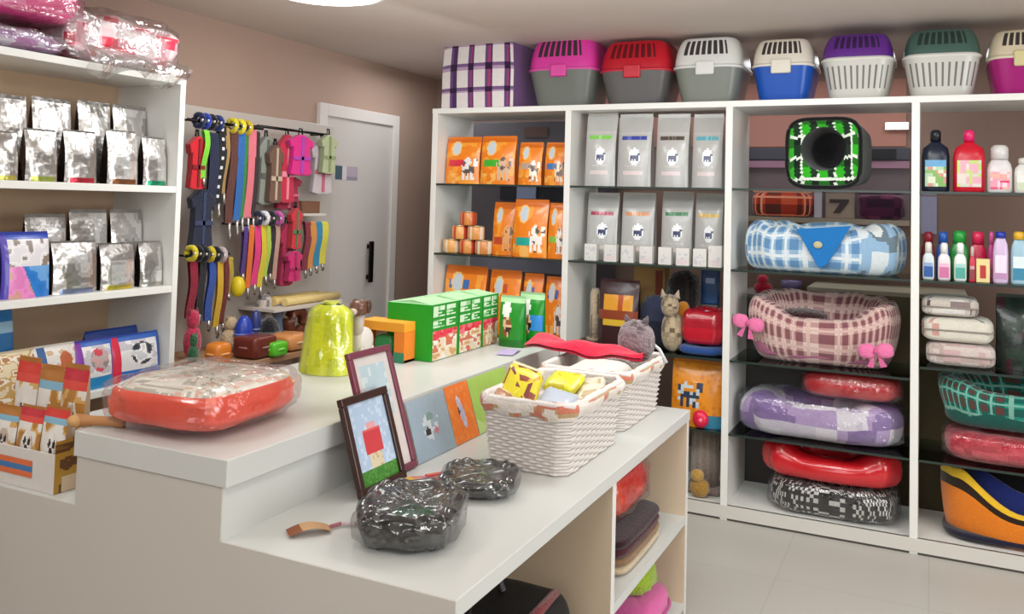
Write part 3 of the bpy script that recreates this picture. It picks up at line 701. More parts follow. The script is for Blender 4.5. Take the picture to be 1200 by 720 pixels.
px = backbox((606, 215, 628, 233), .77, 1); M().box(px[0], px[1], .765, .775, px[3], px[4], '98a8cc').build('slot_card', 'matte', o)
# grey purple wall rack
px = backbox((872, 173, 1066, 258), 1.1, 1.2)
t = thing('wall_rack', 'grey purple wall rack seen through the third bay', 'rack', (0, 0, 0))
M().box(px[0], px[1], 1.12, 1.275, px[3], px[4], '6e6064').build('rack_back', 'matte', t)
q = backbox((872, 174, 1066, 187), 1.12, 1.2); M().box(q[0], q[1], 1.10, 1.12, q[3], q[4], '4a4a54').build('top_rail', 'matte', t)
q = backbox((872, 189, 1066, 197), 1.12, 1.2); M().box(q[0], q[1], 1.10, 1.12, q[3], q[4], 'a87c92').build('pink_rail', 'matte', t)
q = backbox((1012, 175, 1050, 187), 1.1, 1.2); M().box(q[0], q[1], 1.09, 1.10, q[3], q[4], '17131a').build('rail_plate', 'matte', t)
q = backbox((872, 256, 1066, 264), 1.0, 1.2); rackz = q[4]
M().box(q[0], q[1], .92, 1.28, q[4]-.03, q[4], 'a89a86').build('rack_ledge', 'matte', t)
xc, w_, z0, z1 = rectY(880, 225, 951, 258, .94)
t = thing('bolster', 'orange and brown plaid bolster on the ledge behind the third bay', 'cushion', (xc, 1.02, rackz+.001))
op = plaidfn(('d85a38', 'a83420', '5a2a22', 'f0a080'), 14, 3)
M().sell(0, 0, (z1-rackz)/2, w_/2, .07, (z1-rackz)/2, op, .4, .4, 60, 18).build('bolster_body', 'fabric', t)
M().tube([(w_/2-.01, 0, .02), (w_/2+.004, 0, (z1-rackz)/2), (w_/2-.01, 0, z1-rackz-.02)], .012, 'c82438', 8).build('bolster_end', 'fabric', t)
xc, w_, z0, z1 = rectY(953, 224, 962, 258, .94); tag(M().box(-w_/2, w_/2, -.02, .02, 0, z1-rackz, 'b8b2bc').build('display_post', 'matte', None, (xc, 1.0, rackz+.001), bevel=.003), 'short pale post between the plaid bolster and the picture', 'post')
xc, w_, z0, z1 = rectY(966, 226, 1001, 258, .94)
t = thing('framed_sign', 'square beige sign with a dark 7 shaped mark behind the third bay', 'sign', (xc, 1.0, rackz+.001))
hs = z1-rackz
M().box(-w_/2, w_/2, 0, .02, 0, hs, '9a8878').build('sign_board', 'matte', t, bevel=.003)
M().prism([(-.06, hs*.75), (-.06, hs*.6), (.0, hs*.6), (-.04, hs*.2), (.0, hs*.2), (.05, hs*.65), (.05, hs*.75)][::-1], -.004, -.001, '3a2a2c').build('sign_mark', 'matte', t)
xc, w_, z0, z1 = rectY(1004, 229, 1060, 258, .94)
tag(M().sell(0, 0, (z1-rackz)/2, w_/2, .06, (z1-rackz)/2, lambda u, v: ['4a1a38', '30142a', '6a2a4c'][int(hsh(int(u*20), int(v*8))*3)], .4, .5, 36, 14, .04).build('folded_blanket', 'fabric', None, (xc, 1.0, rackz+.001)), 'dark purple folded blanket on the ledge behind the third bay', 'blanket')
xc, w_, z0, z1 = rectY(1079, 230, 1098, 275, 1.1)
tag(M().box(-w_/2, w_/2, 0, .02, 0, z1-z0, 'a8a8c8').build('wall_notice', 'card', None, (xc, 1.255, z0)), 'pale lilac notice on the wall behind the fourth bay', 'notice')
# khaki cabinet
a = ray(948, 336, 1, .62); b = ray(1132, 345, 1, .62)
t = thing('storage_cabinet', 'khaki storage cabinet with white top edge behind the right bays', 'cabinet', (0, 0, 0))
zc_ = a[2]
M().box(a[0], b[0], .62, 1.1, 0, zc_-.025, '6f6444').build('cabinet_body', 'matte', t)
M().box(a[0]-.01, b[0]+.01, .61, 1.1, zc_-.025, zc_, 'b8b09a').build('cabinet_top', 'matte', t, bevel=.003)
a2 = ray(872, 345, 1, .62)
t = thing('storage_cabinet', 'low grey cabinet behind the left part of the third bay', 'cabinet', (0, 0, 0))
M().box(a2[0]-.05, a[0]-.02, .62, 1.1, 0, ray(900, 346, 1, .62)[2]-.02, '5f5a58').build('cabinet_body', 'matte', t); zg = ray(900, 346, 1, .62)[2]
M().box(a2[0]-.05, a[0]-.02, .61, 1.1, zg-.02, zg, '8a8680').build('cabinet_top', 'matte', t)
xc, w_, z0, z1 = rectY(882, 322, 904, 343, .68)
t = thing('plush_toy', 'tiny red plush toy on the grey cabinet behind the third bay', 'plush toy', (xc, .72, zg+.001)); M().sell(0, 0, .03, w_/2, .05, .035, 'c01838', .9, .9).build('plush_body', 'plush', t); M().sell(0, -.02, .08, w_*.3, .03, .03, 'd02848', 1, 1).build('plush_head', 'plush', t)
xc, w_, z0, z1 = rectY(913, 325, 938, 344, .68)
tag(M().lathe([(w_*.3, 0), (w_*.5, .05), (w_*.5, .08), (w_*.44, .08), (w_*.4, .05)], '7a6e9c', 20).build('pet_bowl', 'plastic', None, (xc, .74, zg+.001)), 'lilac pet bowl on the grey cabinet behind the third bay', 'bowl')
# wall lights above the shelving
for i, px in enumerate(((955, 47, 972, 60), (1041, 42, 1061, 56))):
    xc, w_, z0, z1 = rectY(*px, YB-.05)
    t = thing('wall_light', 'small glowing wall light behind the carriers, %s of the purple one' % ('left', 'right')[i], 'light', (xc, YB, z0), 0, 'wall lights behind the carriers')
    M().box(-w_/2-.006, w_/2+.006, -.03, -.001, -.006, z1-z0+.006, 'd8d4cc').build('light_housing', 'plastic', t, bevel=.004)
    M().box(-w_/2, w_/2, -.036, -.03, 0, z1-z0, 'fff4e0').build('diffuser', 'lamp', t)
xc, w_, z0, z1 = rectY(1038, 144, 1064, 151, YB-.05)
t = thing('wall_light', 'thin bright light bar on the salmon wall behind the third bay', 'light', (xc, YB-.012, z0)); M().box(-w_/2-.005, w_/2+.005, -.025, -.001, -.005, z1-z0+.005, 'd8d4cc').build('light_housing', 'plastic', t)
M().box(-w_/2, w_/2, -.03, -.025, 0, z1-z0, 'fff4e0').build('diffuser', 'lamp', t)
# ------------------------------------------------------------------ left shelving
FX, FD = -3.07, .42
L1, L2, L3, LT = 1.633, 1.186, .785, 2.0945
YE = -1.668
ul = thing('shelving_unit', 'white laminate shelving unit with tan back along the left wall', 'shelving', (0, 0, 0))
M().box(WL+.002, FX, YE-.03, YE, 0, LT, WH).build('side_panel', 'lam', ul, bevel=.002)
M().box(WL+.002, FX, -3.70, -3.67, 0, LT, WH).build('side_panel', 'lam', ul, bevel=.002)
M().box(WL+.002, FX+.001, -3.71, YE, LT, LT+.03, WH).build('top_board', 'lam', ul, bevel=.002)
for z in (L1, L2, L3, .1): M().box(WL+.02, FX-.002, -3.67, YE-.03, z-.03, z, WH).build('shelf_board', 'lam', ul, bevel=.002)
M().box(WL+.002, WL+.02, -3.67, YE-.03, .07, LT, 'c4a486').build('back_panel', 'matte', ul)
R90 = PI/2
def foilface(acc, seed):
    def f(u, v):
        if v < .1: return acc if .1 < u < .9 else 'b8b4b0'
        return pick(['a8a4a0', 'd6d4d2', 'c8c5c3', 'ecebea'], u*3, v*4, seed)
    return f
def pouch(px, X, z, acc, label, d=.08, lean=0):
    yc, w_, z0, z1 = rectX(*px, X); r_ = min(yc+w_/2, YE-.036); l_ = yc-w_/2; yc = (l_+r_)/2; w_ = r_-l_
    t = bag('treat_pouch', label, 'treat pouch', w_*1.0, z1-z-.012, d, (X-d/2, yc, z+.001), foilface(acc, px[0]), '3a2e2a', '9a9692', mat='foil', rz=R90, group='silver treat pouches')
    return t
for i, (px, acc, tx) in enumerate((((-4, 152, 26, 210), 'c8c060', 'yellow'), ((34, 150, 72, 212), 'a8b858', 'lime'), ((80, 152, 118, 213), 'c03848', 'red'), ((130, 152, 166, 214), '8a5a3c', 'brown'), ((172, 160, 205, 214), '2f9a70', 'green'))):
    pouch(px, FX-.04, L1, acc, 'small silver pouch with %s bottom edge in front on the upper shelf' % tx)
for i, (px, tx) in enumerate((((0, 112, 36, 205), 'leftmost'), ((42, 116, 88, 205), 'second from left'), ((96, 120, 134, 205), 'third from left'), ((137, 125, 178, 206), 'rightmost'))):
    pouch(px, FX-.17, L1, 'b0aaa6', 'tall silver pouch in the back row of the upper shelf, %s' % tx)
for i, (px, acc, tx) in enumerate((((66, 282, 118, 343), '8a96b8', 'bluish'), ((122, 284, 162, 340), 'c8b850', 'gold'), ((168, 282, 203, 336), 'b0aca8', 'plain'))):
    pouch(px, FX-.04, L2, acc, 'small silver pouch with %s bottom edge in front on the middle shelf' % tx)
for i, (px, tx) in enumerate((((34, 252, 82, 336), 'leftmost'), ((86, 247, 130, 334), 'middle'), ((134, 247, 174, 332), 'rightmost'))):
    pouch(px, FX-.17, L2, 'a8a29c', 'tall silver pouch in the back row of the middle shelf, %s' % tx)
def petface(main, stripe, pic, stripe_u=.2, low=None, seed=0):
    def f(u, v):
        if u < stripe_u: return stripe
        if v > .93: return main
        if .25 < v < .9 and u < .95: 
            if (u-.6)**2+((v-.6))**2 < .06: return pick(pic, u*8, v*8, seed)
            return pick(['d8d4d4', 'e2dede', 'c0bcc4'], u*6, v*8, seed)
        if v < .25: return low or main
        return main
    return f
def lbag(px, X, z, face, side, label, d=.09, mat='print', seal=None, group=None):
    yc, w_, z0, z1 = rectX(*px, X); r_ = min(yc+w_/2, YE-.036); l_ = yc-w_/2; yc = (l_+r_)/2; w_ = r_-l_
    return bag('pet_food_bag', label, 'pet food bag', w_, z1-z-.012, d, (X-d/2, yc, z+.001), face, side, seal or side, mat=mat, rz=R90, group=group, nu=32, nv=40)
GB = 'blue pet food bags on the lower left shelf'
def pinkblue(u, v):
    if u < .12: return '4a3aa8'
    if v > .92: return '2a4ab0'
    if v > .5: return pick(['d8d4d8', 'e6e2e4', 'd8d4d8', '8a7a70'], u*7, v*8)
    if u-.1 < (1-v)*.55: return pick(['d878b8', 'e088c0', 'c89088'], u*7, v*9, 3)
    return pick(['2070c0', '2878c8', '68a0d8'], u*5, v*6)
lbag((6, 272, 63, 352), FX-.04, L2, pinkblue, '2a3a98', 'pink and blue bag with a white animal picture on the middle left shelf')
lbag((-45, 276, 5, 356), FX-.05, L2, lambda u, v: 'a01878' if v > .2 else '7a1460', '8a1468', 'magenta bag at the left photo edge on the middle left shelf')
lbag((92, 398, 137, 466), FX-.03, L3, petface('2f5fb0', '7a2a9c', ['8a8688', 'c8a0a0', 'b0aaa8', 'd04858'], .2, '2a80b8', 1), '3a3a9c', 'blue bag with purple side stripe and puppy picture, lower left shelf', group=GB)
lbag((135, 390, 206, 458), FX-.03, L3, petface('2a5cae', 'd02040', ['2a2c34', '5a5c64', 'e8e6e6', 'c8c8cc'], .16, '2466b8', 2), '26449c', 'blue bag with red side stripe and two dog faces, lower left shelf', group=GB)
lbag((106, 384, 186, 440), FX-.16, L3, lambda u, v: '2a4a98', '1f3c88', 'plain blue bag standing behind the two picture bags, lower left shelf', group=GB)
lbag((46, 404, 94, 474), FX-.03, L3, lambda u, v: ('2aa0a8' if v < .28 and u > .5 else ('b8603a' if (u-.72)**2+(v-.7)**2 < .03 else ('2a5a90' if abs(u-.15) < .09 and v > .6 else pick(['d8d2cc', 'e0dcd6', 'c8a888'], u*6, v*8)))), 'c8c2ba', 'white bag with teal corner left of the blue bags')
lbag((-8, 412, 46, 486), FX-.03, L3, lambda u, v: pick(['d8c8a8', 'c09858', 'e0d8c8', 'a87040'], u*6, v*8), 'c8b898', 'beige bag with brown pattern behind the treat display')
lbag((-30, 364, 24, 414), FX-.15, L3, lambda u, v: '2a78b8' if (int(v*8) % 3) else 'a0c8e0', '1f5f9c', 'bright blue striped box shaped bag at the left photo edge', d=.12)
# wrapped beds on the left unit top
def wrapbed(label, px, X, z, d, cf, seed, rz=0, e=.5, mat='vinyl', hfac=1.0):
    yc, w_, z0, z1 = rectX(*px, X)
    t = thing('wrapped_bed', label, 'pet bed', (X-d/2, yc, z+.001), rz)
    h = (z1-z)*hfac
    M().sell(0, 0, h*.47, d/2*.93, w_/2*.94, h*.46, cf, .6, e, 48, 24, .05, 3, seed).build('bed_body', mat, t)
    M().sell(0, 0, h*.5, d/2, w_/2, h*.5, 'ffffff', .5, e, 60, 30, .06, 5, seed+1).build('plastic_wrap', 'wrap_heavy', t)
    return t
wrapbed('white bed with red flowers in clear plastic on the left unit top', (92, 14, 226, 102), FX+.02, LT+.03, .40, lambda u, v: pick(['f4e4e6', 'f0ccd2', 'f4e0e4', 'f0b0bc', 'e8405a', 'd82844'], u*22, v*9, 3), 3)
wrapbed('lilac patterned bed in clear plastic left of the flowered one', (-60, 26, 90, 92), FX+.02, LT+.03, .40, lambda u, v: pick(['9a60a8', 'c8a8d0', 'e0d4e4', 'd0b0d8', 'b868b0'], u*22, v*9, 5), 4)
o = wrapbed('hot pink bed lying on the lilac one on the left unit top', (-60, -30, 112, 30), FX-.02, LT+.03, .34, lambda u, v: 'f03c94' if vn(u*20, v*9) < .7 else 'f078b0', 6)
zt = rectX(0, 14, 60, 30, FX-.02)[3]
for (pa, pb, nm_, ow) in ((94, 222, 'flowered', 0),):
    ya, yb_ = rectX(pa, 80, pb, 100, FX+.03)[0], rectX(pa, 80, pb, 100, FX+.03)[1]
    fl_ = [c for c in bpy.data.objects if c.name == 'wrapped_bed'][0]
    M().grid(lambda u, v: (.205+.035*math.sin(PI*v)+.012*math.sin(17*u), (u-.5)*yb_*.96, .06-v*(.10+.03*math.sin(11*u))), 40, 8, 'ffffff').build('plastic_sag', 'wrap_heavy', fl_)
# lift pink one on top of the lilac bed
zl = ray(40, 22, 0, FX-.02)[2]; o.location.z = zl; o.scale = (1, 1, .62)
yc, w_, z0, z1 = rectX(58, -22, 112, 9, FX-.1)
tag(M().sell(0, 0, .06, .12, w_/2, .06, '8ab818', .7, .6, amp=.05).build('pet_cushion', 'fabric', None, (FX-.16, yc, zl+.225)), 'lime green cushion at the very top of the left pile', 'cushion')

# ------------------------------------------------------------------ leash rack on the left wall
XP_ = WL+.045
p0 = ray(216, 122, 0, XP_); p1 = ray(392, 150, 0, XP_); pb = ray(300, 388, 0, XP_)
rk = thing('wall_rack', 'white wall mounted rack panel with rails for leashes beside the door', 'rack', (0, 0, 0))
M().box(WL+.001, XP_, -1.62, p1[1], .74, p0[2], 'bdb4ac').build('rack_panel', 'lam', rk, bevel=.004)
def rail(px0, py0, px1, py1, off=.16):
    X = XP_+off
    a = ray(px0, py0, 0, X); b = ray(px1, py1, 0, X); z = (a[2]+b[2])/2
    m = M().tube([(X, a[1], z), (X, b[1], z)], .008, '2a2828', 8)
    for y in (a[1]+.02, b[1]-.02): m.tube([(XP_, y, z), (X, y, z)], .006, '2a2828', 6)
    m.build('rail', 'metal', rk); return X, z
def zat(py, X, px=300): return ray(px, py, 0, X)[2]
def leash(col, px, wpx, py0, py1, X, label, group, clip='b8b4b0', mat='fabric', name='leash', cat='leash', spot=None):
    yc, w_, z0, z1 = rectX(px-wpx/2, py0, px+wpx/2, py1, X)
    t = thing(name, label, cat, (X, yc, z1), 0, group)
    L = z1-z0; n = 24
    cf = (lambda u, v: spot if .3 < u < .7 and int(v*24) % 3 == 0 else col) if spot else col
    def strip(dx, sgn):
        return lambda u, v: (dx*(1-.5*v)+.008*math.sin(v*5), (u-.5)*w_*(1 if sgn > 0 else .86)+.004*math.sin(v*7+px), -L*.86*v)
    m = M().grid(strip(.012, 1), 3, n, cf).grid(strip(-.012, -1), 3, n, dark(col, .2))
    m.grid(lambda u, v: (.012*math.cos(PI*v), (u-.5)*w_, .012*math.sin(PI*v)), 3, 6, col)
    m.build('strap', mat, t)
    M().tube([(.004, 0, -L*.85), (.004, 0, -L*.92), (.006, .006, -L*.97), (.004, 0, -L)], min(.009, w_*.35), clip, 6).build('clip', 'metal', t)
    return t
X1, zr1 = rail(220, 139, 308, 152)
GU = 'leashes on the upper rail'
for col, px, wp, a, b, nm, sp in (('1c2440', 248, 11, 158, 262, 'navy', None), ('121214', 257, 9, 150, 254, 'black spotted', 'd8d8d8'), ('a08050', 263, 5, 152, 240, 'tan', None), ('5a3028', 270, 9, 152, 280, 'maroon', None), ('2462a8', 279, 8, 153, 276, 'royal blue', None), ('2f7a3c', 285, 4, 154, 272, 'thin green', None), ('d8707c', 292, 9, 154, 272, 'salmon pink', None), ('301c20', 298, 5, 156, 272, 'dark brown', None)):
    leash(col, px, wp, a, b, X1, '%s leash hanging from the upper rail of the wall rack' % nm, GU, spot=sp)
leash('78c830', 239, 6, 155, 218, X1+.05, 'lime green leash hanging over the red harness', GU)
def harness(label, px, X, col, trim, cat='harness', name='pet_harness', group='harnesses and clothes on the wall rack'):
    yc, w_, z0, z1 = rectX(*px, X)
    t = thing(name, label, cat, (X, yc, z1), 0, group); h = z1-z0
    # vest outline: shoulders, waist; facing +x (poly in local y,z)
    out = [(-.16, -.02), (-.1, 0), (.1, 0), (.16, -.02), (.5, -.16), (.42, -.34), (.33, -.3), (.36, -.7), (.42, -.97), (.2, -1), (-.2, -1), (-.42, -.97), (-.36, -.7), (-.33, -.3), (-.42, -.34), (-.5, -.16)]
    m = M().prism([(y*w_, z*h) for y, z in out], -.018, .018, col, dark(col, .2))
    m.xf(Matrix(((0, -1, 0, 0), (1, 0, 0, 0), (0, 0, 1, 0), (0, 0, 0, 1)))); m.build('vest_body', 'fabric', t, bevel=.008)
    M().box(.018, .024, -.34*w_, .34*w_, -.62*h, -.54*h, trim).box(.018, .024, -.05*w_, .05*w_, -.95*h, -.05*h, trim).build('vest_trim', 'fabric', t)
    M().tube([(0, -.08*w_, -.01*h), (0, -.05*w_, .035), (0, .05*w_, .035), (0, .08*w_, -.01*h)], .005, '3a3636', 6).build('hanger_loop', 'metal', t)
    return t
harness('red harness at the left end of the upper rail', (219, 160, 240, 222), X1+.03, 'c81828', '7a1018')
harness('dark navy jacket hanging below the red harness', (220, 222, 250, 290), X1+.0, '1c2238', '2e3a5c')
X2, zr2 = rail(302, 148, 385, 158, .12)
harness('grey patterned pet vest near the middle of the upper rail', (300, 160, 320, 240), X2, '8a8e84', '5a5c58')
harness('brown and cream pet vest right of the grey one', (312, 170, 330, 238), X2+.04, '6a4c3c', 'c0a890')
harness('red pet shirt with pink hem on the rack', (324, 158, 345, 238), X2+.03, 'c01c40', 'e8889c')
harness('magenta pet shirt in front on the rack', (336, 158, 366, 206), X2+.07, 'd81880', 'a838a8')
harness('dark red pet vest low on the rack', (320, 205, 352, 246), X2+.0, '98203c', 'c86078')
harness('white and pink pet dress at the right end of the rack', (362, 166, 390, 228), X2, 'c8bcc0', 'c86078')
harness('pale green pet top at the right end of the rack', (374, 158, 393, 204), X2+.05, 'b0b890', '8a9a68')
# collars around the rails (hang as loops)
def collar(col, px, py, r_, X, label, group):
    p = ray(px, py, 0, X)
    t = thing('pet_collar', label, 'collar', (X, p[1], p[2]), 0, group)
    M().tube([(r_*math.cos(a), 0, r_*math.sin(a)) for a in [2*PI*i/18 for i in range(18)]], .014, col, 6, closed=True).build('collar_band', 'fabric', t)
    M().sell(r_, 0, 0, .01, .016, .012, 'c0bcb8', .8, .8, 10, 8).build('buckle', 'metal', t)
tone = ['dark blue', 'blue', 'black', 'navy', 'yellow', 'bright yellow', 'gold']
for i, (px, col) in enumerate(((233, '1a2450'), (240, '1f3ca0'), (247, '16161c'), (255, '22306c'), (272, 'd0c020'), (281, 'e0d028'), (289, 'c8a820'))):
    collar(col, px, 141+(px-233)*.16, .03, X1+.01, '%s pet collar looped on the upper rail of the rack' % tone[i], 'collars on the upper rail')
X3, zr3 = rail(218, 298, 268, 300)
GL = 'leashes on the lower left rail'
for col, px, wp, a, b, nm in (('8a1430', 224, 9, 304, 384, 'dark red'), ('1c1c20', 234, 8, 304, 380, 'black'), ('2c4c9c', 245, 8, 304, 388, 'medium blue'), ('c8a028', 255, 7, 304, 396, 'golden yellow'), ('6a1c20', 262, 5, 304, 392, 'burgundy'), ('a89030', 268, 5, 304, 352, 'short olive')):
    leash(col, px, wp, a, b, X3, '%s leash hanging from the lower left rail' % nm, GL)
for i, (px, col) in enumerate(((224, 'd8c828'), (231, '141418'), (238, '1c1c20'), (245, 'c8b020'), (252, '16161a'), (259, 'b8a8a8'))):
    collar(col, px, 297+(px-224)*.05, .03, X3+.01, '%s pet collar on the lower left rail' % ['yellow', 'black', 'charcoal', 'mustard', 'jet black', 'grey'][i], 'collars on the lower left rail')
X4, zr4 = rail(284, 262, 330, 264)
GM = 'leashes on the middle rail'
for col, px, wp, a, b, nm in (('4a2a78', 285, 5, 268, 330, 'purple'), ('d86820', 291, 6, 266, 350, 'orange'), ('d83078', 299, 7, 266, 345, 'hot pink'), ('d0b828', 306, 6, 266, 348, 'yellow'), ('a8c048', 312, 5, 266, 334, 'lime'), ('181418', 317, 5, 266, 330, 'black'), ('b89080', 322, 5, 266, 338, 'beige')):
    leash(col, px, wp, a, b, X4, '%s leash hanging from the short middle rail' % nm, GM)
for i, (px, col) in enumerate(((301, '1a2040'), (309, 'd8d8dc'), (317, '1c1c24'), (325, 'c050a0'))):
    collar(col, px, 256, .03, X4+.01, '%s pet collar on the short middle rail' % ['navy', 'white', 'black', 'orchid'][i], 'collars on the middle rail')
harness('crimson pet harness below the red clothes', (325, 262, 343, 335), X4-.02, 'a81848', '7a1038')
harness('pink pet harness low in the middle of the rack', (334, 294, 352, 330), X4+.03, 'c81868', 'a01050')
harness('red pet harness with green tag on the lower rack', (338, 244, 352, 292), X4+.02, 'c82838', '4a7a48')
for i, (px, col, nm) in enumerate(((358, '7a1c30', 'dark red'), (364, 'd08838', 'orange'), (371, '1f80a8', 'teal'), (378, 'd0c838', 'yellow'))):
    leash(col, px, 7, 262, 326-(i*3), X4+.0, '%s rope leash at the right end of the lower rack' % nm, 'rope leashes at the right of the rack', name='rope_leash')
yc, w_, z0, z1 = rectX(350, 236, 376, 250, XP_+.1)
t = thing('wall_shelf', 'small white shelf holding a brown box on the rack', 'shelf', (XP_, yc, z0)); M().box(0, .14, -w_/2, w_/2, -.015, 0, 'd0c8c0').build('shelf_board', 'lam', t)
tag(M().box(-.04, .04, -w_*.4, w_*.4, 0, z1-z0, '7a5440').build('treat_box', 'card', None, (XP_+.07, yc, z0+.001), bevel=.003), 'brown treat box on the small white shelf of the rack', 'box')
yc, w_, z0, z1 = rectX(300, 244, 332, 250, XP_+.1)
t = thing('wall_shelf', 'short empty white shelf above the middle rail', 'shelf', (XP_, yc, z0)); M().box(0, .1, -w_/2, w_/2, -.012, .0, 'c8c0b8').build('shelf_board', 'lam', t)
# yellow rolls on ledge
yc, w_, z0, z1 = rectX(312, 350, 392, 356, XP_+.2)
t = thing('wall_shelf', 'long white ledge low on the rack under the yellow rolls', 'shelf', (XP_, yc, z0)); M().box(0, .26, -w_/2, w_/2, -.02, 0, 'cfc6be').build('shelf_board', 'lam', t, bevel=.002)
zl = z0
for i, (dx, dz, nm) in enumerate(((.10, .022, 'back'), (.16, .022, 'middle'), (.22, .022, 'front'))):
    tag(M().tube([(0, -w_*.36, 0), (0, w_*.44, 0)], .022, ['c8a860', 'd0b470', 'd8c080'][i], 10).build('rawhide_roll', 'matte', None, (XP_+dx, yc+.02*i, zl+dz+.001)), 'pale yellow rawhide roll on the low white ledge, %s one' % nm, 'chew roll', 'rawhide rolls')
# yellow toy
yc, w_, z0, z1 = rectX(273, 318, 284, 348, X3)
t = thing('pet_toy', 'yellow hanging pet toy between the two leash groups', 'pet toy', (X3, yc, z1)); M().sell(0, 0, -(z1-z0)*.6, .04, w_/2, (z1-z0)*.4, 'd8c020', .9, .9).build('toy_body', 'plastic', t); M().tube([(0, 0, -(z1-z0)*.3), (0, 0, 0)], .006, '4a3a20', 6).build('toy_cord', 'fabric', t)
# wooden table below
zt_ = .80
tb = thing('wooden_table', 'low brown wooden table under the leash rack', 'table', (0, 0, 0))
TX0, TX1, TY0, TY1 = XP_+.005, XP_+.5, -1.62, -.30
M().box(TX0, TX1, TY0, TY1, zt_-.03, zt_, 'a07858').build('table_top', 'matte', tb, bevel=.004)
for x in (TX0+.03, TX1-.03):
    for y in (TY0+.03, TY1-.03): M().box(x-.02, x+.02, y-.02, y+.02, 0, zt_-.03, '8a6448').build('leg', 'matte', tb)
def toy(label, px, X, colf, mat='plush', e=.9, amp=.03, cat='pet toy', name='pet_toy', extra=None):
    yc, w_, z0, z1 = rectX(*px, X)
    h = max(.03, z1-zt_)
    t = thing(name, label, cat, (X, yc, zt_+.001), 0, 'pet toys under the leash rack')
    if extra == 'ring':
        M().tube([(0, w_*.33*math.cos(a), h/2+h*.33*math.sin(a)) for a in [2*PI*i/20 for i in range(20)]], h*.17, colf, 10, closed=True).build('toy_ring', mat, t)
    elif extra == 'animal':
        M().sell(0, 0, h*.34, w_*.4, w_*.5, h*.34, colf, e, e, amp=amp).build('toy_body', mat, t)
        M().sell(0, 0, h*.8, w_*.32, w_*.36, h*.2, colf, e, e, amp=amp).build('toy_head', mat, t)
        for s in (-1, 1): M().sell(0, s*w_*.26, h*.95, w_*.08, w_*.1, h*.09, dark(colf, .25) if isinstance(colf, str) else '5a4a40', .9, .9, 10, 8).build('ear', mat, t)
    else:
        M().sell(0, 0, h/2, w_*.45, w_/2, h/2, colf, e, e, amp=amp).build('toy_body', mat, t)
        M().tube([(w_*.45*math.cos(a)*1.01, w_/2*math.sin(a)*1.01, h*.5) for a in [2*PI*i/20 for i in range(20)]], .006, light(colf, .3) if isinstance(colf, str) else 'c8b8a8', 6, closed=True).build('toy_seam', mat, t)
    return t
XT = XP_+.22
toy('red and pink plush toy at the left end of the wooden table', (218, 364, 234, 402), XT, 'b83050', extra='animal')
toy('small dark green plush toy beside the red plush one', (222, 392, 232, 410), XT+.14, '2a5a3a', extra='animal')
toy('tan plush bone pile toy left of the blue ball', (262, 372, 278, 392), XT, 'b8a080', extra='animal')
toy('royal blue toy ball under the leashes', (278, 370, 294, 390), XT+.06, '2440a8', 'plastic', 1, 0)
toy('slim navy rubber toy right of the blue ball', (295, 364, 304, 391), XT+.02, '34407c', 'plastic', .8, .02)
toy('black furry toy ball in the middle of the table', (306, 372, 324, 396), XT+.06, '1c1a20', 'plush', 1, .03)
toy('grey blue plush toy behind the black ball', (318, 356, 332, 390), XT-.06, '6a7890', extra='animal')
toy('brown ring toy standing right of the black ball', (334, 358, 360, 388), XT, '5a2c1c', 'plastic', extra='ring')
toy('cream plush toy with grey patches between the black ball and the ring', (300, 345, 318, 386), XT-.1, lambda u, v: 'c0b4a8' if hsh(int(u*12), int(v*8)) < .7 else '7a7478', extra='animal')
toy('dark red brick shaped toy at the front of the table', (285, 393, 313, 400), XT+.2, '6a2c24', 'plastic', .3, 0)
toy('orange crinkle toy in front of the brown ring', (325, 390, 352, 414), XT+.2, 'c88850', 'plastic', .5, .03)
toy('green square toy under the orange crinkle toy', (312, 400, 330, 418), XT+.26, '58b828', 'plastic', .4, 0)
toy('small orange toy alone near the left of the table', (246, 401, 266, 408), XT+.2, 'd07828', 'plastic', .6, 0)

# ------------------------------------------------------------------ counter
XR_, XI, XU, YN, YFr, ZC, ZU, ZM = -.853, -1.475, -1.974, -3.03, -1.138, .80, .988, .395
CW = 'cecfcb'
ct = thing('display_counter', 'white L stepped display counter with raised middle block and open side shelves', 'counter', (0, 0, 0))
M().box(-2.75, XR_, YN+.004, YFr, ZC-.04, ZC, CW).build('counter_top', 'lam', ct, bevel=.002)
M().prism([(-2.75, 0), (XR_-.0, 0), (XR_-.0, ZC-.0005), (XI, ZC-.0005), (XI, ZU-.066), (XU+.01, ZU-.066), (XU+.01, ZC-.0005), (-2.75, ZC-.0005)], YN, YN+.0035, 'c8c2ba').build('front_panel', 'lam', ct)
M().box(XI-.02, XI, YN+.03, YFr-.03, .0, ZC-.04, 'e2cdb2').build('inner_panel', 'lam', ct)
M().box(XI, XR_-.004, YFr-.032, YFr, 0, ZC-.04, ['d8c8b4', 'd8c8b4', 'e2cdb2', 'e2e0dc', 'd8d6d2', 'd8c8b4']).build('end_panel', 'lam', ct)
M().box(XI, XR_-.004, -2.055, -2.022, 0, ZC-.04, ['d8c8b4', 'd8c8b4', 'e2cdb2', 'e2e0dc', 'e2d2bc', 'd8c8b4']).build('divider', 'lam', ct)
M().box(XI, XR_-.004, -2.022, YFr-.032, ZM-.03, ZM, CW).build('middle_shelf', 'lam', ct)
M().box(XI, XR_-.004, YN+.03, YFr-.032, .04, .06, CW).build('bottom_shelf', 'lam', ct)
M().box(-2.75, XI-.02, YFr-.03, YFr, 0, ZC-.04, CW).build('back_panel', 'lam', ct)
M().box(XU+.012, XI-.0, YN+.0037, -1.04, ZC, ZU-.065, CW).build('raised_block', 'lam', ct)
M().box(XU, XI+.016, YN-.004, -1.03, ZU-.065, ZU, CW).build('raised_top', 'lam', ct, bevel=.003)

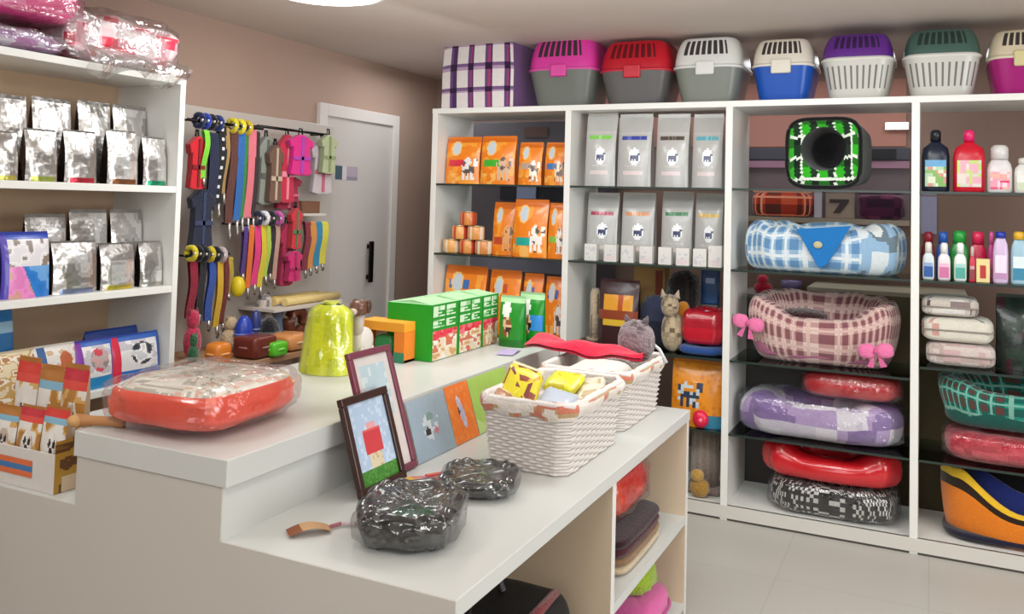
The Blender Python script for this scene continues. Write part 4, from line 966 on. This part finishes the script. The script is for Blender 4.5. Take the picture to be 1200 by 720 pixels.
# orange cushion in plastic
t = thing('pet_cushion', 'coral orange pet cushion with white patterned top in clear plastic', 'cushion', (-1.768, -2.795, ZU+.006), math.radians(4))
def ccol(u, v):
    if v > .64: return pick(['b8b4a8', 'e6dfd2', 'ece6da', 'e2d8cc', 'e0b8a8'], u*40, v*26, 2)
    return 'e85a48' if hsh(int(u*30), int(v*6)) < .9 else 'f08070'
M().sell(0, 0, .066, .188, .205, .064, ccol, .6, .42, 72, 36, .02, 3, 7).build('cushion_body', 'vinyl', t)
M().sell(0, 0, .069, .198, .217, .068, 'ffffff', .5, .42, 80, 30, .03, 5, 3).build('plastic_wrap', 'wrap_light', t)
# tan chew + red tag at left of cushion
x, y = onZ(103, 498, ZU)
t = thing('dog_chew', 'tan dog chew lying at the left edge of the raised counter', 'dog chew', (x+.05, y, ZU+.016), .5)
M().tube([(-.06, 0, 0), (-.03, .004, 0), (.03, -.004, 0), (.06, 0, 0)], lambda k: .012+.006*abs(2*k-1)**2, 'b8804c', 10).build('chew_stick', 'matte', t)
M().sell(-.065, 0, .0, .02, .025, .016, 'c89860', .9, .9, 14, 10).build('chew_knot', 'matte', t)
# yellow plastic bag
yb = -2.13
xc, w_, z0, z1 = rectY(358, 357, 414, 446, yb)
t = thing('plastic_bag', 'bright yellow filled plastic bag standing behind the orange cushion', 'bag', (xc-.045, yb+.05, ZU+.001))
h = (z1-ZU)*.97
def yfn(u, v):
    th = 2*PI*u
    r = (1.02-.25*v) if v < .8 else .82*math.sqrt(max(0, 1-((v-.8)/.22)**2)*.9+.1)
    k = 1+.03*math.sin(7*th+3*v)+.02*math.sin(13*th)
    return (w_*.5*r*k*math.cos(th)+.012*v, .075*r*k*math.sin(th), h*v)
M().grid(yfn, 48, 24, lambda u, v: 'e6ee18' if hsh(int(u*24), int(v*8)) < .75 else 'd0dc10', cu=True).build('bag_body', 'vinyl', t)
M().grid(lambda u, v: tuple(a*1.05 if i < 2 else a*1.02 for i, a in enumerate(yfn(u, v))), 48, 24, 'ffffff', cu=True).build('plastic_film', 'wrap', t)
M().lathe([(.03, h*.93), (.014, h*.99), (.03, h*1.05)], 'd8e020', 14, cx=.012).build('bag_knot', 'vinyl', t)
# small black and white dog figurine behind yellow bag
yb = -1.95
xc, w_, z0, z1 = rectY(402, 350, 430, 400, yb)
t = thing('dog_figurine', 'small white dog figurine with brown head behind the yellow bag', 'figurine', (xc+.02, yb+.02, ZU+.001))
h = z1-ZU
M().sell(0, 0, h*.38, .035, .05, h*.2, 'd8d0c8', .9, .9).build('figurine_body', 'plastic', t)
for sx in (-1, 1):
    for sy in (-1, 1): M().lathe([(.012, 0), (.01, h*.3)], 'd0c8c0', 10).build('leg', 'plastic', t, (sx*.02, sy*.03, 0))
M().tube([(0, -.03, h*.5), (.01, -.035, h*.8)], .02, 'c8bcb4', 10).build('neck', 'plastic', t)
M().sell(.015, -.045, h*.88, .032, .04, h*.12, '6a4434', .9, .9).build('figurine_head', 'plastic', t)
for sx in (-1, 1): M().sell(.015+sx*.03, -.03, h*.9, .009, .014, h*.1, '4a2c20', .9, .9, 10, 8).build('ear', 'plastic', t)
M().sell(.02, -.088, h*.84, .014, .016, h*.05, 'c8b4a0', .9, .9, 10, 8).build('muzzle', 'plastic', t)
# orange display stand
yb = -1.80
xc, w_, z0, z1 = rectY(430, 378, 483, 431, yb)
t = thing('display_box', 'orange open fronted cardboard display box in front of the green boxes', 'box', (xc-.035, yb+.0, ZU+.001), 0)
h = z1-ZU; d = .1
M().box(-w_/2, w_/2, 0, d, h*.76, h, 'f0a028').build('box_header', 'card', t, bevel=.002)
M().box(w_/2-.045, w_/2, 0, d, 0, h*.76, 'ee8428').box(-w_/2, -w_/2+.01, 0, d, 0, h*.76, 'ee8428').box(-w_/2, w_/2, d-.005, d, 0, h*.76, 'd8d0c8').box(-w_/2, w_/2, 0, d, 0, h*.06, 'ee8428').build('box_walls', 'card', t)
M().box(w_/2-.046, w_/2+.001, -.002, 0, 0, h*.25, '3a8a68').build('teal_corner', 'card', t)
x_ = xc+.0
tag(M().sell(0, 0, h*.3, w_*.22, .03, h*.26, '2f8a50', .6, .5).build('pet_toy', 'plastic', None, (xc-.045, yb+.05, ZU+h*.06+.003)), 'green toy sitting inside the orange display box', 'pet toy')
# green boxes facing the aisle
EB = ["####.####", "#....#...", "###..###.", "#....#...", "####.####"]
def gface(seed):
    def f(u, v):
        if v > .52:
            i = int((u-.12)/.76*9); j = int((.93-v)/.36*11)
            if 0 <= i < 9 and 0 <= j < 11 and j not in (5,):
                rr = EB[min(4, j)] if j < 5 else EB[min(4, j-6)]
                if rr[i] == '#': return 'c8e0c0' if hsh(i, j, seed) < .8 else '8ac088'
            return '128a1c'
        if u < .04 or u > .96: return '1a9424'
        if v > .40+.1*(u-.5): return pick(['d83848', 'c81c30', 'e06878'], u*10, v*12, seed)
        return pick(['c89868', 'e0cca8', 'd8c8b0', 'e4dcd0', 'c86a50'], u*7, v*12, seed+4)
    return f
GBX = -1.70
ys = [ray(px, py, 0, GBX)[1] for px, py in ((504, 425), (536, 414), (564, 410), (583, 407))]
ztop = ray(503, 358, 1, ys[0])[2]
for i, nm in enumerate(('nearest', 'middle', 'farthest')):
    y0, y1 = ys[i]+.003, ys[i+1]-.003
    t = thing('treat_box', 'bright green pet treat box with white letters, %s of the three in a row' % nm, 'box', (GBX, (y0+y1)/2, ZU+.001), 0, 'green treat boxes on the raised counter')
    hh = ztop-ZU; wy = y1-y0; dx = .20
    M().box(-dx, 0, -wy/2, wy/2, 0, hh, ['118a1a', '9cc89a', '14a01c', '118a1a', '118a1a', '118a1a']).build('box_body', 'card', t, bevel=.002)
    M().grid(lambda u, v: (.0015, (u-.5)*wy*.98, .002+v*(hh-.004)), 28, 36, gface(i), sm=False).build('box_front_print', 'card', t)
    M().prism([(-dx*.9, hh), (-dx*.5, hh+.012), (-dx*.1, hh)], -wy*.42, wy*.42, 'a8d0a0').build('top_flap', 'card', t)
# green bags right of boxes
def gbag(seed, blue):
    def f(u, v):
        if v > .9: return 'a8d8a0'
        if (u-.3)**2+(v-.75)**2 < .03: return 'e4e4de'
        if (u-.35)**2*1.4+(v-.42)**2 < .05: return pick(['8a5030', 'd8b890', '2a2018'], u*8, v*8, seed)
        if blue and u > .5 and .3 < v < .6: return '2a88d0'
        return '12861e' if v > .15 else '0f6a18'
    return f
for i, (px, yb, bl, nm) in enumerate((((583, 350, 612, 408), -1.24, 0, 'left'), ((606, 346, 635, 408), -1.16, 1, 'right'))):
    xc, w_, z0, z1 = rectY(*px, yb)
    bag('treat_pouch', 'green treat pouch with dog picture beyond the treat boxes, %s of the two' % nm, 'treat pouch', w_, z1-ZU, .06, (xc, yb+.03, ZU+.001), gbag(i, bl), '0f7a1a', '9cc898', group='green pouches at the end of the raised counter')
# lavender card & white sheet
x, y = onZ(596, 414, ZU)
tag(M().grid(lambda u, v: ((u-.5)*.07, (v-.5)*.14, .004*math.sin(3*v)), 4, 8, 'b8a8d0').build('card', 'card', None, (x, y, ZU+.004), (0, 0, .2)), 'lavender card lying at the far edge of the raised counter', 'card')

# picture frames leaning on the riser
LEAN = math.atan2(.062, .19)
def leaner(name, label, cat, y0, y1, h, xb, thick, build, group=None):
    t = thing(name, label, cat, (xb, (y0+y1)/2, ZC+.001), 0, group, 0, -LEAN)
    build(t, y1-y0, h, thick); return t
def mkframe(fc, matc, pic, bw):
    def b(t, w_, h, th):
        m = M()
        for a0, a1, c0, c1 in ((-w_/2, w_/2, 0, bw), (-w_/2, w_/2, h-bw, h), (-w_/2, -w_/2+bw, bw, h-bw), (w_/2-bw, w_/2, bw, h-bw)): m.box(0, th, a0, a1, c0, c1, fc)
        m.build('frame', 'plastic', t, bevel=.003)
        M().grid(lambda u, v: (th*.55, (u-.5)*(w_-2*bw), bw+v*(h-2*bw)), 30, 40, lambda u, v: pic(u, v), sm=False).build('picture', 'print', t)
        M().box(.001, th*.4, -w_/2+bw*.5, w_/2-bw*.5, bw*.5, h-bw*.5, '6a5040').build('frame_back', 'card', t)
    return b
def pic1(u, v):
    if v < .17: return '3a7a28' if hsh(int(u*30), int(v*40)) < .7 else '56943c'
    if .27 < u < .74 and .36 < v < .66: return 'cc3c44' if v < .63 else 'd86060'
    if .33 < u < .68 and .17 < v < .36: return 'd8c8a8' if hsh(int(u*30), int(v*40), 2) < .8 else 'c0a888'
    if .4 < u < .62 and .66 < v < .72: return 'e0a0a0'
    return 'b0c4dc' if hsh(int(u*15), int(v*20), 3) < .7 else 'c4d4e8'
def pic2(u, v):
    if u < .12 or u > .88 or v > .92 or v < .06: return 'd8d0cc'
    if (u-.66)**2*2+(v-.52)**2 < .008 or (abs(u-.62) < .03 and .5 < v < .62): return '2c3c3c'
    if v > .45: return 'b8ccd4' if hsh(int(u*14), int(v*18)) < .7 else 'd0dcde'
    return 'd8ccc8'
y0, y1 = onZ(413, 577, ZC)[1]-.05, onZ(470, 553, ZC)[1]-.05
def hgt(px, py, X): return (ray(px, py, 0, X)[2]-ZC)/math.cos(LEAN)
leaner('framed_picture', 'dark brown framed picture with a red shirted figure, the front frame', 'framed picture', y0, y1, hgt(455, 452, -1.44), -1.364, .018, mkframe('3a201a', 'ffffff', pic1, .022))
y0b, y1b = onZ(438, 567, ZC)[1]-.025, onZ(489, 546, ZC)[1]-.015
leaner('framed_picture', 'mauve framed bird picture standing behind the dark brown frame', 'framed picture', y0b, y1b, hgt(466, 405, -1.475), -1.394, .016, mkframe('7a3c4c', 'ffffff', pic2, .02))
def mkcard(pic):
    def b(t, w_, h, th):
        M().box(0, th, -w_/2, w_/2, 0, h, 'd0ccc8').build('card_back', 'card', t)
        M().grid(lambda u, v: (th+.0008, (u-.5)*w_, v*h), 24, 30, pic, sm=False).build('card_print', 'print', t)
    return b
def picb(u, v):
    if (u-.4)**2+((v-.42)*1.2)**2 < .006: return '26242c'
    if (u-.62)**2+((v-.4)*1.2)**2 < .004: return 'c07888'
    if (u-.5)**2*1.5+(v-.66)**2*2 < .012: return '7a9890'
    if (u-.5)**2+(v-.5)**2 < .05 and hsh(int(u*12), int(v*15)) < .4: return 'c8d0d4'
    return '98aab8'
def pico(u, v):
    if ((u-.5)*1.6+(v-.5)*.35)**2*3+(v-.5)**2 < .09:
        if (u-.35)**2+(v-.52)**2 < .008: return '2a1c28'
        return 'b8b4d0' if hsh(int(u*12), int(v*15)) < .75 else 'd0cce0'
    return 'ee7a2a' if hsh(int(u*12), int(v*15), 2) < .8 else 'f08c3c'
yc0, yc1, yc2 = onZ(489, 546, ZC)[1]+.004, onZ(535, 524, ZC)[1], onZ(569, 512, ZC)[1]
leaner('picture_card', 'blue grey picture card with an animal face leaning beside the frames', 'picture card', yc0, yc1-.002, .185, -1.392, .004, mkcard(picb))
leaner('picture_card', 'orange picture card with a lilac animal leaning beside the blue one', 'picture card', yc1+.002, yc2, .19, -1.392, .004, mkcard(pico))
leaner('picture_card', 'lime green card leaning on the riser behind the front basket', 'picture card', yc2+.004, yc2+.3, .19, -1.392, .004, mkcard(lambda u, v: 'a8cc60' if u+v > .3 else 'c0d888'))

# wicker baskets
def basket(label, x0, x1, y0, y1, h, flare=.02):
    t = thing('wicker_basket', label, 'basket', ((x0+x1)/2, (y0+y1)/2, ZC+.001), 0, 'white wicker baskets')
    w_, d = x1-x0, y1-y0
    per = []
    def corner_path(s, inset=0.0, n=30):
        a, b = w_/2-inset+flare*s, d/2-inset+flare*s
        r = .025; pts = []
        segs = [(-a+r, -b, a-r, -b), (a, -b+r, a, b-r), (a-r, b, -a+r, b), (-a, b-r, -a, -b+r)]
        nrm = [(0, -1), (1, 0), (0, 1), (-1, 0)]
        for (xa, ya, xb, yb), nn in zip(segs, nrm):
            for k in range(n): q = k/n; pts.append((xa+(xb-xa)*q, ya+(yb-ya)*q, nn))
        return pts
    N = 120; rows = 22
    def fn(u, v):
        k = int(round(u*N)) % N; p = corner_path(v)[k]
        row = int(v*rows*2+1e-6)//2; 
        ph = (k//3+row) % 2
        o = .0045*(1 if ph else -1)*(abs(math.sin(PI*v*rows)))+.003
        return (p[0]+p[2][0]*o, p[1]+p[2][1]*o, v*h)
    paths = [corner_path(v/(rows*4)) for v in range(rows*4+1)]
    def fn2(u, v):
        k = int(round(u*N)) % N; j = int(round(v*rows*4)); p = paths[j][k]
        row = j//4; ph = (k//3+row) % 2; o = .005*(1 if ph else -.6)*math.sin(PI*((j % 4)/4))+.001
        return (p[0]+p[2][0]*o, p[1]+p[2][1]*o, v*h)
    M().grid(fn2, N, rows*4, lambda u, v: 'e0d8d2' if (int(v*rows*4) % 4) not in (0,) else 'a89c94', cu=True).grid(lambda u, v: (corner_path(0)[int(round(u*N)) % N][0]*v, corner_path(0)[int(round(u*N)) % N][1]*v, .001), N, 2, 'd8d0ca', cu=True).build('woven_wall', 'wicker', t)
    ip = corner_path(1, .012)
    M().grid(lambda u, v: (ip[int(round(u*N)) % N][0]*(.93+.07*v), ip[int(round(u*N)) % N][1]*(.93+.07*v), .01+v*(h-.01)), N, 6, 'd8d0c8', cu=True, flip=True).build('inner_liner', 'fabric', t)
    tp = corner_path(1.0)
    M().tube([(p[0], p[1], h) for p in tp[::2]], .011, 'e2dad4', 8, closed=True).build('rim', 'wicker', t)
    fl = lambda u, v: pick(['e4dad0', 'e8e0d8', 'e0d6cc', 'dcd2c6', 'e4dad0', 'b89a70', 'c87860'], u*44, v*3, 4)
    M().grid(lambda u, v: (lambda p: (p[0]+p[2][0]*(.013*math.sin(PI*v)+.003*v), p[1]+p[2][1]*(.013*math.sin(PI*v)+.003*v), h+.012*math.cos(PI*v*.7)-.034*v+.006*math.sin(u*50)*v))(tp[int(round(u*N)) % N]), N, 5, lambda u, v: fl(u, v), cu=True).build('liner_fold', 'fabric', t)
    return t
b1x0, b1x1, b1y0, b1y1 = -1.235, -.945, -2.195, -1.73
hb = ray(668, 474, 1, -2.21)[2]-ZC-.012
basket('white wicker basket with floral liner, the nearer one holding yellow packets', b1x0+.015, b1x1-.012, b1y0, b1y1, hb)
basket('white wicker basket with floral liner, the farther one draped with red cloth', -1.27, -.975, -1.62, -1.17, hb-.005)
# contents of near basket
PKZ = ZC+hb
yel = spots('d8c828', ['8a4028', 'c89820', 'e8dc48', '7a3838'], .35, 14, 10, 6)
def packet(label, x, y, z, sx, sy, cf, rot, mat='print', group='packets in the near basket'):
    t = thing('treat_packet', label, 'packet', (x, y, z), rot[2], group, rot[0], rot[1])
    M().sell(0, 0, 0, sx, sy, .022, cf, .9, .35, 28, 12, .03, 3, x).build('packet_body', mat, t)
    M().grid(lambda u, v: ((u-.5)*sx*1.8, sy*.95+v*.012, .002*math.sin(u*40)), 16, 1, 'd8d0b0').build('packet_seal', mat, t)
packet('yellow packet with brown flower print standing at the left of the near basket', -1.185, -2.03, PKZ-.01, .06, .085, yel, (.9, .3, .3))
packet('plain yellow packet lying at the back of the near basket', -1.11, -1.84, PKZ-.01, .065, .05, lambda u, v: 'dce030' if hsh(int(u*9), int(v*6)) < .75 else 'c8b828', (.5, .0, -.2))
packet('pale blue packet in the middle of the near basket', -1.07, -1.98, PKZ-.04, .06, .05, 'b8c0d0', (.4, .2, .1))
packet('cream packet with tan print at the right of the near basket', -1.02, -1.82, PKZ-.025, .05, .07, spots('dcd4c4', ['c0a880', 'd8c8a8'], .3, 12, 8, 2), (.3, -.2, .3))
packet('brown packet in the near left corner of the near basket', -1.215, -2.11, PKZ-.025, .03, .035, 'a87858', (.5, .4, .2))
tag(M().sell(0, 0, 0, .115, .19, .05, 'd8cec8', .6, .4, 28, 12, .04, 3, 5).build('tissue_paper', 'fabric', None, (-1.10, -1.93, PKZ-.085)), 'crumpled pale tissue filling the near basket', 'tissue paper')
# red cloth on far basket
CA = onZ(628, 402, PKZ+.035); CB = onZ(756, 416, PKZ+.03)
def cloth(u, v):
    ox, oy = CB[1]-CA[1], -(CB[0]-CA[0]); q = math.hypot(ox, oy); ox, oy = ox/q, oy/q
    wd = (.25-.17*u)*(v-.5)
    x = CA[0]+(CB[0]-CA[0])*u+ox*wd; y = CA[1]+(CB[1]-CA[1])*u+oy*wd
    z = PKZ+.046+.022*(1-u)+.008*math.sin(9*u+6*v)+.004*math.sin(19*u)-(.022+.03*(1-u)*(v < .5))*abs(2*v-1)**2.5-.008*u
    return (x, y, z)
tag(M().grid(cloth, 40, 16, lambda u, v: 'd4143c' if hsh(int(u*20), int(v*8)) < .8 else 'c01034').grid(lambda u, v: (lambda p: (p[0], p[1], p[2]-.012))(cloth(1-u, v)), 40, 16, 'b01030').build('red_cloth', 'fabric'), 'bright red cloth draped over the farther wicker basket', 'cloth')
tag(M().sell(0, 0, 0, .11, .13, .06, 'd8d2ca', .7, .5, 28, 14, .03, 3, 2).build('folded_blanket', 'fabric', None, (-1.11, -1.475, PKZ-.05)), 'off white blanket filling the farther basket under the red cloth', 'blanket')
xc, w_, z0, z1 = rectY(722, 376, 764, 414, -1.3)
t = thing('plush_toy', 'mauve grey plush toy rising from the farther basket', 'plush toy', (xc, -1.27, PKZ-.02))
hp = z1-PKZ+.02
M().sell(0, 0, hp*.5, w_*.5, .05, hp*.5, lambda u, v: pick(['5e5052', '75666a', '85767a'], u*12, v*10), .9, .9, amp=.04).build('plush_body', 'plush', t)
for s in (-1, 1): M().lathe([(.016, 0), (.012, .02), (.003, .04)], '5a4c50', 10).build('ear', 'plush', t, (s*.03, 0, hp*.88), (0, s*.4, 0))
t = thing('wire_wand', 'black and white striped toy wand sticking out of the farther basket', 'pet toy', (xc-.02, -1.22, PKZ+.0))
M().tube([(-.03, 0, .10), (.02, 0, .085), (.10, 0, .03), (.13, 0, -.02)], .007, lambda k: '18181a' if int(k*8) % 2 else 'd0d0d0', 8).build('wand_stick', 'plastic', t)
M().sell(-.035, 0, .105, .014, .014, .014, '18181a', 1, 1, 12, 8).build('wand_tip', 'plastic', t)

# black wrapped beds on the counter
def blackbed(label, x, y, sx, sy, h, rz, seed, green=None, mid='1a1a1a'):
    t = thing('wrapped_bed', label, 'pet bed', (x, y, ZC+.009), rz, 'black wrapped beds on the counter')
    def cf(u, v):
        if green and v > .8 and .7 < u < .95: return '1a5a3c'
        if v > .78: return mid
        return ['141414', '222222', '0e0e0e', '3a3a3a'][int(hsh(int(u*40), int(v*14), seed)*4)]
    t_h = h
    def fn(u, v):
        th = 2*PI*u; vv = v
        r = math.sin(PI*min(1, vv*1.0)) if vv < .5 else 1-(max(0, vv-.55)/.45)**1.0
        if vv < .5: r = .86+.14*math.sin(PI*vv); z = h*vv*1.7
        else:
            q = (vv-.5)/.5; r = (1-q)**.6 if q < 1 else 0; z = h*.85+h*.15*math.sin(PI*min(1, q*2.2))-h*.15*max(0, q-.3)
        k = 1+.02*math.sin(8*th+seed)+.012*math.sin(19*th+9*vv)
        return (sx*r*k*sgnp(math.cos(th), .6), sy*r*k*sgnp(math.sin(th), .6), z+.004*math.sin(14*th+10*vv))
    M().grid(fn, 80, 28, cf, cu=True).build('bed_body', 'vinyl', t)
    M().sell(0, 0, h*.5, sx*1.08, sy*1.06, h*.52, 'ffffff', .5, .6, 60, 24, .025, 5, seed).build('plastic_wrap', 'wrap', t)
cx_, cy_ = onZ(487, 622, ZC)
blackbed('black pet bed wrapped in plastic with a green patch near the counter front', cx_, cy_-.02, .12, .15, .078, .35, 1, green=1, mid='3a3c3a')
cx_, cy_ = onZ(562, 573, ZC)
blackbed('flat black pet bed wrapped in plastic before the near basket', cx_, cy_, .105, .12, .042, .35, 5, mid='50504c')
# hang tag and cards
x, y = onZ(362, 625, ZC)
t = thing('paper_tag', 'tan paper tag with a pink cord lying at the counter front', 'tag', (x, y, ZC+.002), .9)
M().grid(lambda u, v: ((u-.5)*.10, (v-.5)*.05, .004+.012*math.sin(PI*u)), 10, 4, lambda u, v: '8a4a24' if u < .3 else 'c09468').build('tag_card', 'card', t)
M().tube([(.05, 0, .006), (.08, .01, .006), (.11, .0, .004), (.15, .012, .005), (.19, .004, .004)], .005, lambda k: ['b07078', 'd8c8c8', '8a4a50'][int(k*9) % 3], 6).build('tag_cord', 'fabric', t)
x, y = onZ(510, 561, ZC)
t = thing('label_strip', 'orange pink and yellow label strip lying behind the black wrapped bed', 'label', (x, y, ZC+.002), 1.05)
M().grid(lambda u, v: ((u-.5)*.22, (v-.5)*.045, .004+.004*math.sin(9*u)), 16, 4, lambda u, v: ['e8b838', 'd88060', 'c86878', 'e0a890', 'c88058', 'e4c4c0'][int(u*6)]).build('strip_paper', 'print', t)
M().box(-.03, .03, -.008, .008, .008, .012, 'd84838').build('strip_mark', 'print', t)

# things inside the counter
t = thing('pet_cushion', 'red orange cushion in plastic on the counter middle shelf', 'cushion', (-1.10, -1.62, ZM+.13), 0)
M().sell(0, 0, .095, .19, .23, .095, lambda u, v: 'd02418' if hsh(int(u*14), int(v*6)) < .6 else 'e04a30', .7, .6, 40, 20, .03, 3, 4).build('cushion_body', 'vinyl', t)
M().sell(0, 0, .095, .20, .25, .10, 'ffffff', .6, .55, 40, 20, .04, 5, 4).build('plastic_wrap', 'wrap', t)
for i, (c1, c2, nm) in enumerate((('c8b494', '8a6a4c', 'tan'), ('4a1a24', '30121a', 'maroon'))):
    t = thing('folded_blanket', '%s folded blanket under the red orange cushion' % nm, 'blanket', (-1.08, -1.62, ZM+.004+.057*i), 0, 'folded blankets in the counter')
    for q in (0, 1): M().sell(0, 0, .013+.026*q, .2, .24, .0145, (c1, c2)[q], .3, .3, 40, 10, .012, 3, i).build('fold', 'fabric', t)
t = thing('plush_toy', 'lime green plush toy on the pink cushion inside the counter', 'plush toy', (-1.0, -1.44, .185))
M().sell(0, 0, .062, .10, .11, .06, '9ab828', .8, .8, amp=.04).build('plush_body', 'plush', t); M().sell(.03, .03, .13, .05, .06, .04, 'a8c438', .9, .9, amp=.04).build('plush_head', 'plush', t)
t = thing('pet_cushion', 'pink cushion under the lime plush toy in the counter', 'cushion', (-.985, -1.46, .061))
M().sell(0, 0, .07, .125, .17, .07, 'd860a0', .6, .5, amp=.03).build('cushion_body', 'fabric', t); M().tube([(.126*sgnp(math.cos(a), .5), .171*sgnp(math.sin(a), .5), .07) for a in [2*PI*i/40 for i in range(40)]], .006, 'b84488', 6, closed=True).build('piping', 'fabric', t)
t = thing('pet_carrier_bag', 'black fabric carrier bag with red trim on the near counter shelf', 'bag', (-1.06, -2.49, .061))
M().sell(0, 0, .235, .17, .265, .235, '0c0a0c', .35, .3, 40, 18, .01, 3).build('bag_body', 'matte', t)
M().tube([(.12, -.2, .452), (.135, .0, .464), (.12, .2, .452)], .014, '7a1018', 8).build('red_trim', 'fabric', t)
M().tube([(.0, -.12, .45), (.0, -.08, .52), (.0, .08, .52), (.0, .12, .45)], .01, '141214', 8).build('handle', 'fabric', t)
M().box(.172, .178, -.03, .03, .1, .16, 'c01c28').build('red_patch', 'fabric', t)
t = thing('pet_carrier_bag', 'black and red soft bag nearest the counter front', 'bag', (-1.06, -2.88, .061))
M().sell(0, 0, .22, .17, .11, .22, '141012', .4, .4, 32, 16, .02, 3).build('bag_body', 'fabric', t); M().box(.165, .172, -.05, .05, .12, .34, 'a01420').build('red_panel', 'fabric', t)

# treat display at the left end of the counter
cx_, cy_ = onZ(62, 586, ZC)
BX1, BY0 = cx_, YN+.02
BX1 = ray(62, 586, 1, BY0)[0]
t = thing('display_box', 'white display box with orange and blue stripe holding treat bags', 'box', (BX1, BY0, ZC+.001))
hb_ = ray(62, 524, 1, BY0)[2]-ZC; dB = .15; wB = .36
M().box(-wB, 0, 0, .006, 0, hb_*.82, 'dcd6d0').box(-wB, 0, dB-.006, dB, 0, hb_*1.3, 'd0c8c0').box(-wB, -wB+.006, .006, dB-.006, 0, hb_, 'dcd6d0').box(-wB, 0, .006, dB-.006, 0, .004, 'dcd6d0').build('box_body', 'card', t)
def sidep(u, v):
    r = vn(u*4, v*7)
    if v < .3 and abs(u-.3) < .15: return 'e0c8a8'
    return '3a2010' if u > .75 else ('c09030' if r < .4 else ('6a4018' if r < .8 else '8a6020'))
M().grid(lambda u, v: (.0005, u*dB, v*hb_*1.1), 20, 30, sidep, sm=False).build('side_print', 'print', t)
M().grid(lambda u, v: (-wB*.92+u*wB*.68, -.0015, hb_*(.24+.36*v)), 20, 6, lambda u, v: 'e07040' if (v < .28 or v > .74) else '3a78b0', sm=False).build('stripe_print', 'print', t)
def treat(label, x, y, z, w_, h, seed, rx, rz=0):
    def f(u, v):
        if v > .88: return ['d84038', 'c83040', 'b87838'][seed % 3]
        if v > .8: return '88b8d0' if seed % 2 else 'e05048'
        if (u-.55)**2+((v-.5)*1.2)**2 < .06:
            if (u-.47)**2+(v-.55)**2 < .003 or (u-.65)**2+(v-.55)**2 < .003 or (u-.56)**2+(v-.45)**2 < .004: return '2a2422'
            return pick(['f0ece6', 'e8e2da', 'c8b8a8'], u*5, v*5, seed)
        if v < .14: return '8ab0c4' if seed % 2 else 'e0dcd4'
        return pick(['b8803c', 'd8ac68', 'e8e2d8', 'ece8e2'], u*4, v*5, seed+2)
    bag('treat_bag', label, 'treat bag', w_, h, .045, (x, y, z), f, 'c8b090', 'b87838', group='dog treat bags in the display box', rx=rx, rz=rz, nu=30, nv=36)
zb_ = ZC+.006
for i, dx in enumerate((-.065, -.165, -.265)):
    treat('white and tan dog treat bag in the front row of the display box, %s' % ['rightmost', 'middle', 'leftmost'][i], BX1+dx, BY0+.045, zb_, .098, .20-.01*i, 3+i, -.05)
for i, dx in enumerate((-.085, -.185, -.285)):
    treat('dog treat bag with red top in the back row of the display box, %s' % ['rightmost', 'middle', 'leftmost'][i], BX1+dx, BY0+.115, zb_, .1, .295-.012*(i % 2), 10+i, -.03)
# ------------------------------------------------------------------ camera
cd = bpy.data.cameras.new('camera'); cam = bpy.data.objects.new('camera', cd); COL.objects.link(cam)
cd.sensor_fit = 'HORIZONTAL'; cd.sensor_width = 36; cd.lens = F/1200*36; cd.shift_x = (600-CX)/1200; cd.shift_y = (CY-360)/1200
cd.clip_start = .02
mw = Matrix(((RT[0], UP[0], -FW[0], CAM[0]), (RT[1], UP[1], -FW[1], CAM[1]), (RT[2], UP[2], -FW[2], CAM[2]), (0, 0, 0, 1)))
cam.matrix_world = mw
scn.camera = cam
scn.view_settings.view_transform = 'Standard'
scn.view_settings.look = 'None'
scn.view_settings.exposure = 0.0
scn.cycles.max_bounces = 8
scn.cycles.transparent_max_bounces = 16
